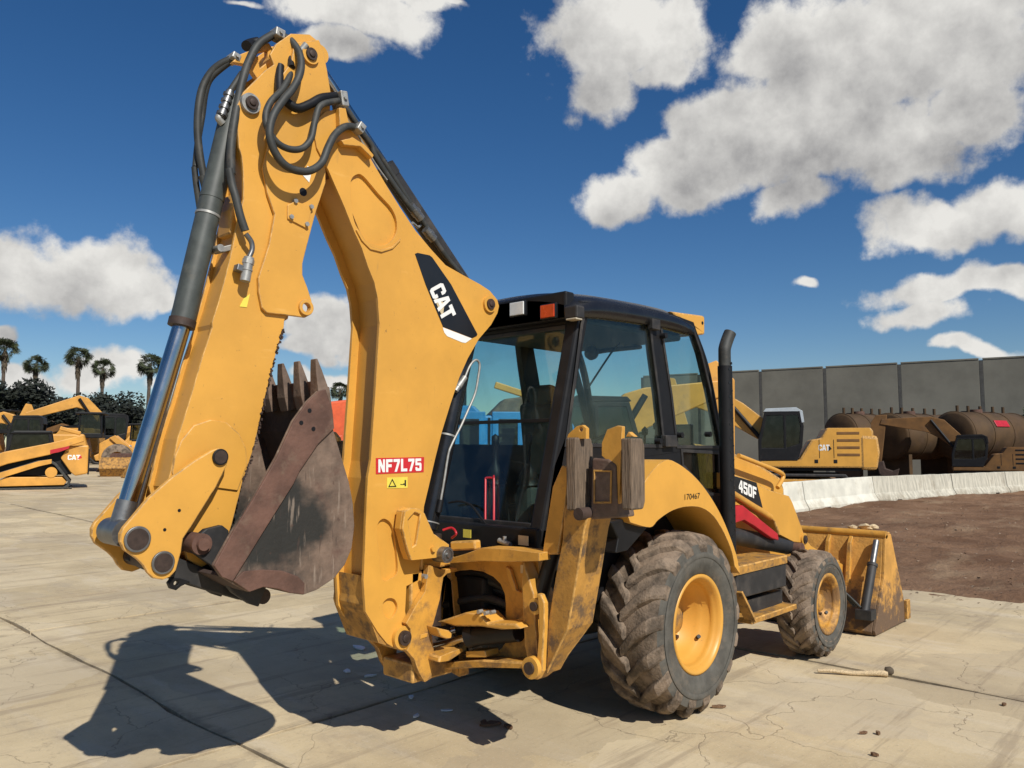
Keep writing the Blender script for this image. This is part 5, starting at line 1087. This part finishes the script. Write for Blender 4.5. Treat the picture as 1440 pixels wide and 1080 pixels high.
# compact track loader, traced from its side outline
def side2(px0, base, s): return lambda c, *pts: [(-(x-px0)/s, (base-y)/s) for x, y in K(c, *pts)]
CROPS['e2'] = (0, 440, 4.1538)
T = thing('track_loader', 'compact yellow track loader with logo on its rear panel standing on the concrete', 'track loader', place(46, 30.5), face(50)-.05)
F = side2(50, 687, 36)
for s in (-1, 1):
    ya, yb = s*.95, s*.55; y3, y4 = s*.52, s*.40
    trk = F('e2', (5,985),(25,945),(240,868),(300,862),(335,885),(408,985),(400,1018),(375,1030),(45,1032),(15,1015))
    part('track', 'rubber', T, lambda b: b.prism(trk, 'y', ya, yb, [inset(trk, .09)]), .02)
    for k in range(16):
        part('track_pad', 'rubber', T, lambda b: b.box((-1.35+.18*k, s*.75, .015), (.09, .42, .05)), .01)
    part('track_frame', 'yellow_bg', T, lambda b: b.prism(F('e2', (48,985),(90,958),(365,962),(388,990),(375,1008),(60,1010)), 'y', s*.9, s*.6), .02)
    part('drive_sprocket', 'yellow_bg', T, lambda b: b.cyl((F('e2', (310,935))[0][0], s*.6, F('e2', (310,935))[0][1]), (F('e2', (310,935))[0][0], s*.92, F('e2', (310,935))[0][1]), .2), .02)
    part('lift_arm', 'yellow_bg', T, lambda b: b.prism(F('e2', (-60,880),(0,850),(80,818),(300,768),(460,722),(468,758),(380,790),(300,835),(100,885),(0,925),(-60,950)), 'y', s*.92, s*.72), .03)
    part('arm_stripe', 'red', T, lambda b: b.prism(F('e2', (300,808),(395,785),(392,800),(345,820),(300,830)), 'y', s*.928, s*.922), 0)
    part('lower_link', 'yellow_bg', T, lambda b: b.prism(F('e2', (30,945),(250,870),(310,860),(310,885),(250,900),(40,975)), 'y', s*.98, s*.93), .01)
    cabp = F('e2', (78,840),(98,715),(120,702),(300,702),(312,770),(290,790)); part('cab_side', 'black', T, lambda b: b.prism(cabp, 'y', s*.62, s*.58, [inset(cabp, .12)]), .02)
    part('side_window', 'dark_glass', T, lambda b: b.prism(inset(cabp, .11), 'y', s*.605, s*.595), 0)
    part('upper_lever', 'yellow_bg', T, lambda b: b.bar((-1.6, s*.8, 2.1), (-.9, s*.8, 2.3), .08, .14), .02)
part('chassis', 'yellow_bg', T, lambda b: b.prism(F('e2', (352,855),(390,785),(492,780),(492,945),(430,958),(405,935)), 'y', -.75, .75), .05)
part('belly', 'black', T, lambda b: b.prism(F('e2', (20,930),(60,830),(330,790),(400,800),(410,950),(40,960)), 'y', -.56, .56), .04)
part('cab_roof', 'black', T, lambda b: b.prism(F('e2', (95,718),(118,700),(300,698),(305,715)), 'y', -.66, .66), .03)
part('rear_door', 'black', T, lambda b: b.box((F('e2', (495,860))[0][0], 0, 1.0), (.06, 1.3, 1.0)), .02)
part('front_quick_coupler', 'black_dusty', T, lambda b: b.box((2.05, 0, .5), (.2, 1.5, .6)), .03)
part('work_bucket', 'rust', T, lambda b: b.prism([(2.1, .1), (2.1, .75), (2.25, .75), (2.3, .2), (3.0, .1), (3.0, .05)], 'y', -1.0, 1.0), .01)
q = F('e2', (388,865))[0]; block('CAT', 'logo_letters', 'white_print', T, (q[0], .753, q[1]), (-1, 0, 0), (0, 0, 1), .42, .19, .06)
part('logo_triangle', 'red_print', T, lambda b: b.prism(F('e2', (435,862),(460,855),(455,838)), 'y', .752, .756), 0)
# wheel loaders with their buckets on the ground
WL = [('yellow wheel loader with black cab and lowered bucket behind the track loader', 138, 44, YAW-math.pi/2+.35, 1), ('yellow wheel loader parked furthest from the boom, behind the low excavator', 10, 52, YAW-math.pi/2+.2, 1.1),
      ('yellow wheel loader seen nose-on beside the chrome cylinder rod', 196, 50, YAW-math.pi+.3, .85), ('small yellow wheel loader below the shorter palm of the pair', 150, 62, YAW-math.pi/2+.9, 1.0)]
for wl_, wpx, wdp, wrz, wsc in WL:
  T = thing('wheel_loader', wl_, 'wheel loader', place(wpx, wdp), wrz, 'wheel loaders parked at the back', wsc)
  part('rear_body', 'yellow_bg', T, lambda b: b.prism([(-3.2, .9), (-3.2, 1.9), (-2.8, 2.1), (-.6, 2.1), (-.4, 1.2), (-.4, .8)], 'y', -.85, .85), .1)
  part('front_frame', 'yellow_bg', T, lambda b: b.prism([(.1, .7), (.1, 1.6), (.8, 2.0), (1.6, 1.2), (1.6, .7)], 'y', -.45, .45), .05)
  part('cab', 'black', T, lambda b: (b.box((-.35, 0, 2.02), (1.2, 1.3, .25)), b.box((-.35, 0, 3.25), (1.5, 1.5, .12)), [b.bar((x, y, 2.1), (x*.9-.05, y*.92, 3.2), .09, .09) for x in (-.9, .22) for y in (-.62, .62)]), .03)
  part('cab_glass', 'dark_glass', T, lambda b: b.box((-.35, 0, 2.65), (1.0, 1.16, 1.05)), 0)
  for x in (-1.9, 1.1):
      for s in (-1, 1):
          part('wheel', 'tyre', T, lambda b: b.lathe([(.36, -.28), (.7, -.30), (.78, -.18), (.79, 0), (.78, .18), (.7, .30), (.36, .28)], (x, s*1.05, .78), (0, 1, 0), 28), 0)
          part('rim', 'yellow_bg', T, lambda b: b.lathe([(.38, .27*s), (.3, .2*s), (.3, .05*s), (0, .08*s)], (x, s*1.05, .78), (0, 1, 0), 20), 0)
  for s in (-1, 1):
      part('lift_arm', 'yellow_bg', T, lambda b: b.prism([(.6, 1.9), (.9, 2.05), (2.3, .9), (2.9, .4), (2.8, .2), (2.1, .55)], 'y', s*.5-.1, s*.5+.1), .03)
  part('bucket', 'rust', T, lambda b: b.prism([(2.7, 1.2), (2.8, 1.25), (2.8, .5), (3.1, .15), (4.1, .08), (4.1, .02), (2.9, .02), (2.55, .5)], 'y', -1.35, 1.35), .02)
  for s in (-1, 1): part('bucket_side', 'yellow_bg', T, lambda b: b.prism([(2.75, 1.22), (3.1, 1.2), (4.1, .06), (2.9, .03), (2.6, .5)], 'y', s*1.35, s*1.38), .01)
  part('grille', 'white_paint', T, lambda b: b.box((1.62, 0, 1.35), (.06, .8, .3)), .05)
for k, (bpx, bdp, bs, brz) in enumerate(((172, 40, 1.0, .3), (188, 43, 1.15, -.4), (204, 39, .9, 1.0), (216, 46, 1.2, .2), (160, 47, 1.1, 2.0), (92, 52, 1.2, .5))):
    b = MB(); b.prism([(-.5, .9), (-.38, .95), (-.42, .4), (-.1, .1), (.7, .06), (.7, 0), (-.2, 0), (-.6, .4)], 'y', -.9, .9); b.prism([(-.5, .9), (-.1, .85), (.7, .05), (-.2, 0), (-.6, .4)], 'y', .9, .93); b.prism([(-.5, .9), (-.1, .85), (.7, .05), (-.2, 0), (-.6, .4)], 'y', -.93, -.9)
    o = b.obj('spare_bucket', 'rust' if k % 2 else 'yellow_mud'); o.location = place(bpx, bdp); o.rotation_euler = (0, 0, brz+YAW); o.scale = (bs,)*3
    tag(o, ('rust brown' if k % 2 else 'muddy yellow')+' spare loader bucket lying on the ground near the parked wheel loaders', 'bucket', 'spare buckets on the ground')
# orange telehandler glimpsed between bucket and boom
T = thing('telehandler', 'orange telescopic handler glimpsed between the digging bucket and the boom', 'telehandler', place(492, 30), face(490)+.2, None, 1.42)
part('chassis', 'orange', T, lambda b: b.prism([(-1.9, .7), (-1.9, 1.5), (.3, 1.6), (1.9, 1.2), (1.9, .7)], 'y', -.9, .9), .08)
part('engine_cover', 'orange', T, lambda b: b.prism([(-1.2, 1.45), (-1.0, 2.6), (1.2, 2.3), (1.4, 1.45)], 'y', .1, .9), .1)
part('cab', 'black', T, lambda b: b.prism([(-.5, 1.5), (-.4, 2.4), (.6, 2.4), (.9, 1.5)], 'y', -.85, -.25), .05)
part('boom', 'orange', T, lambda b: b.bar((-1.9, -.05, 2.0), (2.9, -.05, 1.75), .32, .36), .04)
part('side_panel', 'white_paint', T, lambda b: b.box((.6, .92, 1.25), (.9, .04, .25)), .01)
for x in (-1.2, 1.3):
    for s in (-1, 1):
        part('wheel', 'tyre', T, lambda b: b.lathe([(0, .1*s), (.3, .18*s), (.32, .2), (.5, .2), (.55, .1), (.55, -.1), (.5, -.2), (.3, -.2)], (x, s*.95, .55), (0, 1, 0), 24), 0)
# blue compressor seen through the cab glass
T = thing('compressor_trailer', 'blue site compressor on wheels seen through the rear window of the cab', 'compressor', place(712, 17), ZL+.12)
part('housing', 'blue', T, lambda b: b.prism([(-1.35, .75), (-1.35, 2.35), (-1.15, 2.55), (.55, 2.55), (.75, 2.75), (1.2, 2.75), (1.35, 2.6), (1.35, .75)], 'y', -.75, .75), .05)
for x in (-.75, .05, .85):
    part('door_panel', 'blue', T, lambda b: b.box((x, .765, 1.95), (.66, .03, 1.35)), .02)
    part('louvre', 'black', T, lambda b: b.box((x, .785, 2.2), (.40, .02, .55)), .01)
for k in range(6): part('hazard_stripe', 'white_print' if k % 2 else 'black_print', T, lambda b: b.prism([(.1+k*.13, 1.1), (.23+k*.13, 1.1), (.30+k*.13, 1.22), (.17+k*.13, 1.22)], 'y', .756, .760), 0)
for s in (-1, 1): part('wheel', 'tyre', T, lambda b: b.lathe([(0, .05*s), (.2, .1), (.36, .1), (.38, 0), (.36, -.1), (.2, -.1)], (0, s*.85, .38), (0, 1, 0), 24), 0)
part('canvas_cover', 'rust_light', T, lambda b: b.prism([(-.9, 2.55), (-.6, 3.0), (.1, 2.9), (.45, 2.55)], 'y', -.5, .6), .06)
for x in (-.36, .44): part('door_gap', 'black', T, lambda b: b.box((x, .762, 1.75), (.05, .02, 1.5)), 0)
part('exhaust_pipe', 'black', T, lambda b: b.cyl((.95, .3, 2.7), (.95, .3, 3.25), .07), .01)
part('jib_arm', 'yellow_bg', T, lambda b: b.bar((-1.3, .5, 2.7), (.3, .5, 3.2), .1, .14), .02)
part('control_panel', 'white_paint', T, lambda b: b.box((-1.1, .77, 2.15), (.3, .03, .3)), .01)
part('drawbar', 'black', T, lambda b: b.bar((-2.6, 0, .6), (-1.2, 0, .7), .12, .12), .01)
part('axle', 'black', T, lambda b: b.box((0, 0, .6), (2.4, 1.3, .3)), .02)

# ------------------------------------------------------------------ storage tanks, barriers, wall
def tank(label, px, py, dep, ln, r, yawo):
    c = depth_at((px, py), dep); ax = Matrix.Rotation(yawo, 3, 'Z')@RT
    T = thing('storage_tank', label, 'tank', (c.x, c.y, 0), math.atan2(ax.y, ax.x), 'storage tanks by the wall'); z = c.z
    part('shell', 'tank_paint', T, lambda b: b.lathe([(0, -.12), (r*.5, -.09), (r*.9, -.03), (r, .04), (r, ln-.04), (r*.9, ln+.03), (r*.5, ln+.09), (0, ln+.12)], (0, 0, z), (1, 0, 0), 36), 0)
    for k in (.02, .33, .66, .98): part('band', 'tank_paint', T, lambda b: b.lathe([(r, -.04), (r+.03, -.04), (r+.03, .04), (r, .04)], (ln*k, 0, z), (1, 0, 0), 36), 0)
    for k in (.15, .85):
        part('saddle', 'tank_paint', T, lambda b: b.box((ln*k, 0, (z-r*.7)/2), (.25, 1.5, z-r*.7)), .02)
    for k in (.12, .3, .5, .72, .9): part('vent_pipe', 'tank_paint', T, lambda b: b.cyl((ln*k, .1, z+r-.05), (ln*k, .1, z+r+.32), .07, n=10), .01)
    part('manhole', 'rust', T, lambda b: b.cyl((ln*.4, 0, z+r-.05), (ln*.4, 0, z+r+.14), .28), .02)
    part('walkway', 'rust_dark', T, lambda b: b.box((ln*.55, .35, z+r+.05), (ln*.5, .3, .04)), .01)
    return T
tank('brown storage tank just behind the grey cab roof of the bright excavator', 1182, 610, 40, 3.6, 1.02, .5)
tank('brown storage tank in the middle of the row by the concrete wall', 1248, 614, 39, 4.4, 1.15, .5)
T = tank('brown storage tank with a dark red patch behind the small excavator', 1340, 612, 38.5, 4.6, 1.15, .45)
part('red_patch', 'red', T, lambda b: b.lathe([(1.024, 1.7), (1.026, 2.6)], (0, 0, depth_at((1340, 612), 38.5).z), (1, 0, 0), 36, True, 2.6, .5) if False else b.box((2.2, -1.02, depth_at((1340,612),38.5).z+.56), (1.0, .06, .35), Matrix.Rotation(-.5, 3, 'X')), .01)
bp = [ground((1040, 729)), ground((1125, 718)), ground((1224, 706)), ground((1335, 698)), ground((1411, 693)), ground((1520, 687))]
bp[0] = bp[1]-(bp[2]-bp[1])*1.0
lab = ['white painted concrete barrier behind the lowered loader bucket', 'white painted concrete barrier with clean face under the bright excavator', 'streaked whitish concrete barrier in front of the storage tanks', 'weathered concrete barrier under the small orange excavator', 'grey weathered concrete barrier at the end of the row']
for i in range(5):
    a, c = bp[i], bp[i+1]; d = (c-a); ln = d.length-.06
    T = thing('concrete_barrier', lab[i], 'barrier', (a.x, a.y, .0), math.atan2(d.y, d.x), 'concrete barriers in a row'); b = MB(); pr = [(-.30, -.05), (-.30, .09), (-.17, .32), (-.10, .88), (.10, .88), (.17, .32), (.30, .09), (.30, -.05)]; n = 18; v = []; f = []
    for k in range(n+1):
        for (y, z) in pr: v.append((.03+ln*k/n, y+.012*noise.noise((k*.6, z*4, i)), z+.02*noise.noise((k*.4, i*3.3, 1))*(z > .5)))
    for k in range(n):
        for q in range(8): f.append((k*8+q, k*8+(q+1) % 8, k*8+8+(q+1) % 8, k*8+8+q))
    f += [tuple(range(8)), tuple(range(n*8+7, n*8-1, -1))]; b.add(v, f); b.obj('barrier_body', 'barrier' if i < 2 else 'barrier_old', T, .02)
    for k in (.25, .75): part('lifting_slot', 'black', T, lambda b: b.box((ln*k, 0, .02), (.3, .62, .08)), .01)
jx = [905, 985, 1072, 1163, 1269, 1385, 1512, 1660, 1830, 2030, 2270]
def wd(px): return 1/(.01538+.00969*((px-720)/FPX))*1.0
WT = thing('concrete_wall', 'tall grey concrete panel wall behind the tanks and excavators', 'wall', place(1163, wd(1163), 0))
wo_ = WT.location
ztop = [depth_at((px, 525-(px-1034)*22/406), wd(px)).z for px in jx]; ZW = sum(ztop)/len(ztop)
for i in range(len(jx)-1):
    a, c = place(jx[i], wd(jx[i]), 0), place(jx[i+1], wd(jx[i+1]), 0); d = (c-a).normalized(); a2, c2 = a+d*.10-wo_, c-d*.10-wo_
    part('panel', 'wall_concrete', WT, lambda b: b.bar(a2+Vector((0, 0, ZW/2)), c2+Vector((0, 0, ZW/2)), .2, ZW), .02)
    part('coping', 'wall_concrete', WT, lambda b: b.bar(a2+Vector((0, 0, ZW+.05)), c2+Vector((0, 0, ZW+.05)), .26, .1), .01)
    part('post', 'wall_joint', WT, lambda b: b.box(a-wo_+Vector((0, 0, ZW/2)), (.2, .2, ZW-.06), Matrix.Rotation(math.atan2(d.y, d.x), 3, 'Z')), .02)

# ------------------------------------------------------------------ trees
def leafy(name, label, px, dep, top, wid, m, seed, nleaf=5200, group='trees along the far edge of the yard', skirt=.1, ls=1):
    r = random.Random(seed); p = place(px, dep); h = top-p.z; T = thing(name, label, 'tree', p, 0, group)
    tb = MB(); tb.tube(smooth_path([(0, 0, -.2), (.1, 0, h*.2), (-.1, .1, h*.4), (0, 0, h*.6)], 4), .32, 8, True, .12)
    for k in range(5):
        a = r.uniform(0, 6.3); tb.tube([(0, 0, h*(.25+.06*k)), (math.cos(a)*wid*.25, math.sin(a)*wid*.25, h*(.45+.06*k)), (math.cos(a)*wid*.38, math.sin(a)*wid*.38, h*(.6+.05*k))], .12, 6, True, .04)
    tb.obj('trunk', 'bark', T)
    cl = [(Vector((r.gauss(0, wid*.23), r.gauss(0, wid*.23), h*r.uniform(skirt+.12, .86))), r.uniform(.10, .2)*wid) for _ in range(26)]
    v = []; f = []
    for _ in range(nleaf):
        c, rad = r.choice(cl); d = Vector((r.gauss(0, 1), r.gauss(0, 1), r.gauss(0, .8))).normalized()*rad*(r.random()**.4); q = c+d
        if q.z > h or q.z < h*skirt: continue
        s = r.uniform(.14, .30)*ls; u = Vector((r.gauss(0, 1), r.gauss(0, 1), r.gauss(0, .6))).normalized(); w = u.orthogonal().normalized()
        o = len(v); v += [q-u*s, q+w*s*.55, q+u*s, q-w*s*.55]; f.append((o, o+1, o+2, o+3))
    b = MB(); b.add(v, f); b.obj('crown', m, T); return T
spec = [(-30,84,9.4,9,'leaf_dark'),(25,80,8.9,8,'leaf_dark'),(70,86,7.4,8,'leaf_dark'),(105,78,6.6,7,'leaf_dark'),(138,82,7.9,8,'leaf_dark'),(172,78,6.4,7,'leaf_dark'),(205,84,6.3,8,'leaf_dark'),(240,80,5.2,7,'leaf_dark'),
        (285,86,5.4,8,'leaf_dark'),(330,84,5.0,8,'leaf_dark'),(380,88,4.8,8,'leaf_dark'),(430,86,4.6,8,'leaf_dark'),(480,88,4.4,8,'leaf_dark'),
        (545,90,4.6,9,'leaf_dark'),(610,92,5.0,9,'leaf_dark'),(680,90,4.8,9,'leaf_dark'),(750,92,5.0,9,'leaf_dark'),(820,94,4.6,9,'leaf_dark'),(880,92,4.8,9,'leaf_dark')]
for i, (px, dp, tp, wd_, m) in enumerate(spec):
    lb = 'dark broadleaf tree in the dense belt below the fan palms' if px < 250 else ('low dark broadleaf tree far behind the stick and boom' if px < 500 else 'low dark broadleaf tree far off behind the cab')
    leafy('broadleaf_tree', lb, px, dp, tp, wd_, m, i+1, 8000, 'dark trees below the palms' if px < 250 else 'low trees behind the boom' if px < 500 else 'low trees behind the cab')
leafy('broadleaf_tree', 'sparse green tree beside the grey wall at the end of the barriers', 1478, 42, 5.0, 3.2, 'leaf', 77, 5200, None, .1, .45)
PALM = {}
def palm_mesh(seed):
    r = random.Random(seed); b = MB(); dead = MB()
    for k in range(58):
        a = r.uniform(0, 6.283); el = math.asin(r.uniform(-.72, 1)); L0 = r.uniform(.75, 1.25); d = Vector((math.cos(a)*math.cos(el), math.sin(a)*math.cos(el), math.sin(el)))
        st = d*L0+Vector((0, 0, -.10*L0)); sd = Matrix.Rotation(r.uniform(-1.3, 1.3), 3, d)@d.cross(Vector((0, 0, 1))).normalized(); up = sd.cross(d)
        b.bar((0, 0, 0), st, .03, .02)
        for q in range(13):
            t = -1.25+2.5*q/12; dr = (d*math.cos(t)+sd*math.sin(t)+up*r.uniform(-.12, .12)).normalized(); ln = r.uniform(.8, 1.05); m2 = st+dr*ln*.65; e = st+dr*ln+Vector((0, 0, -.22*ln)); w = dr.cross(up).normalized()*.055
            b.add([st, m2-w, e, m2+w], [(0, 1, 2, 3)])
    for k in range(60):
        a = r.uniform(0, 6.283); z = r.uniform(-2.3, -.2); w = .55-.12*abs(z); o = Vector((math.cos(a)*.2, math.sin(a)*.2, z)); sd = Vector((-math.sin(a), math.cos(a), 0))*.16
        e = Vector((math.cos(a)*w, math.sin(a)*w, z-r.uniform(.6, 1.0))); dead.add([o-sd, e-sd*.6, e+Vector((0, 0, -.2)), e+sd*.6, o+sd], [(0, 1, 2, 3, 4)])
    return b, dead
def palm(label, px, py, dep, sc, seed):
    T = thing('palm_tree', label, 'palm tree', place(px, dep), seed*1.7, 'fan palms over the trees'); H = depth_at((px, py), dep).z-T.location.z
    part('trunk', 'bark', T, lambda b: b.tube(smooth_path([(.2, 0, -.2), (.1, .05, H*.4), (0, 0, H)], 6), .30, 10, True, .16), 0)
    sc *= .78; fr, de = palm_mesh(seed)
    for b in (fr, de): b.v = [(x*sc, y*sc, z*sc+H) for x, y, z in b.v]
    fr.obj('crown', 'frond', T); de.obj('dead_skirt', 'dead_frond', T)
palm('tall fan palm at the very end of the palm row, away from the boom', 0, 492, 95, 1.15, 1)
palm('fan palm with a thick hanging skirt, standing apart above the dark trees', 45, 512, 98, 1.0, 2)
palm('tallest fan palm of the close pair above the dark trees', 105, 502, 96, 1.12, 3)
palm('shorter fan palm of the close pair above the dark trees', 140, 518, 97, 1.0, 4)
palm('fan palm standing beside the chrome bucket cylinder rod', 207, 512, 94, 1.1, 5)
palm('fan palm glimpsed through the gap between stick and bucket cylinder', 262, 536, 99, .9, 6)
palm('lone fan palm above the orange telehandler', 477, 549, 92, .85, 7)
# ------------------------------------------------------------------ small things on the ground
b = MB(); p0, p1 = ground((1150, 947)), ground((1248, 952)); pts = [p0.lerp(p1, t)+Vector((0, 0, .022+.006*math.sin(t*9))) for t in [k/8 for k in range(9)]]
T = thing('wooden_stick', 'pale dry palm stalk lying on the concrete by the front wheel', 'stick', p0)
b.tube([q-p0 for q in pts], .013, 8, True, .026); b.obj('stalk', 'wood', T)
b = MB(); b.lathe([(0, -.03), (.03, -.02), (.036, .02), (.02, .04), (0, .03)], p1-p0+Vector((.02, 0, .045)), (p1-p0), 10); b.obj('broken_end', 'dead_frond', T)
def chip(label, name, cat, px, sz, m, seed, group=None):
    r = random.Random(seed); p = ground(px); T = MB(); n = 7; pts = [(math.cos(2*math.pi*k/n)*sz*r.uniform(.5, 1.2), math.sin(2*math.pi*k/n)*sz*.5*r.uniform(.5, 1.2)) for k in range(n)]
    T.prism(pts, 'z', 0.003, .008+.012*r.random()); o = T.obj(name, m); o.location = p; o.rotation_euler = (0, 0, r.uniform(0, 6)); tag(o, label, cat, group); return o
for i, (q, sz) in enumerate((((505,912),.10),((488,945),.07),((520,952),.05),((578,982),.05),((630,1000),.05),((585,1008),.04))):
    chip('pale scrap of paper lying in the shadow of the boom', 'paper_scrap', 'scrap', q, sz, 'white_paint', i, 'pale scraps in the shadow')
for i, (q, sz) in enumerate((((690,1020),.07),((715,1023),.05),((1010,995),.05),((1215,1032),.03),((1235,1033),.025),((1412,992),.03),((1230,1063),.025),((680,1017),.04))):
    chip('dark clod of dried mud lying on the sunlit concrete', 'mud_clod', 'clod', q, sz, 'dirt', i+20, 'mud clods on the concrete')
for i, (q, sz) in enumerate((((1218,744),.20),((1200,747),.14),((1228,740),.14))):
    p = depth_at(q, 8.6); b = MB(); b.lathe([(0, -.06), (.07, -.04), (.09, .01), (.05, .06), (0, .07)], (0, 0, 0), (.3, .2, 1), 9, False); b.v = [tuple(Vector(v)*(1+.7*noise.noise(Vector(v)*14+Vector((i*3, 0, 0))))) for v in b.v]; o = b.obj('rubble_lump', 'wood'); o.location = (p.x, p.y, tz0+.05); o.scale = (sz*5, sz*4, sz*2.6)
    tag(o, 'pale lump of rubble resting on the top rail of the loader bucket', 'rubble', 'lumps on the bucket rail')
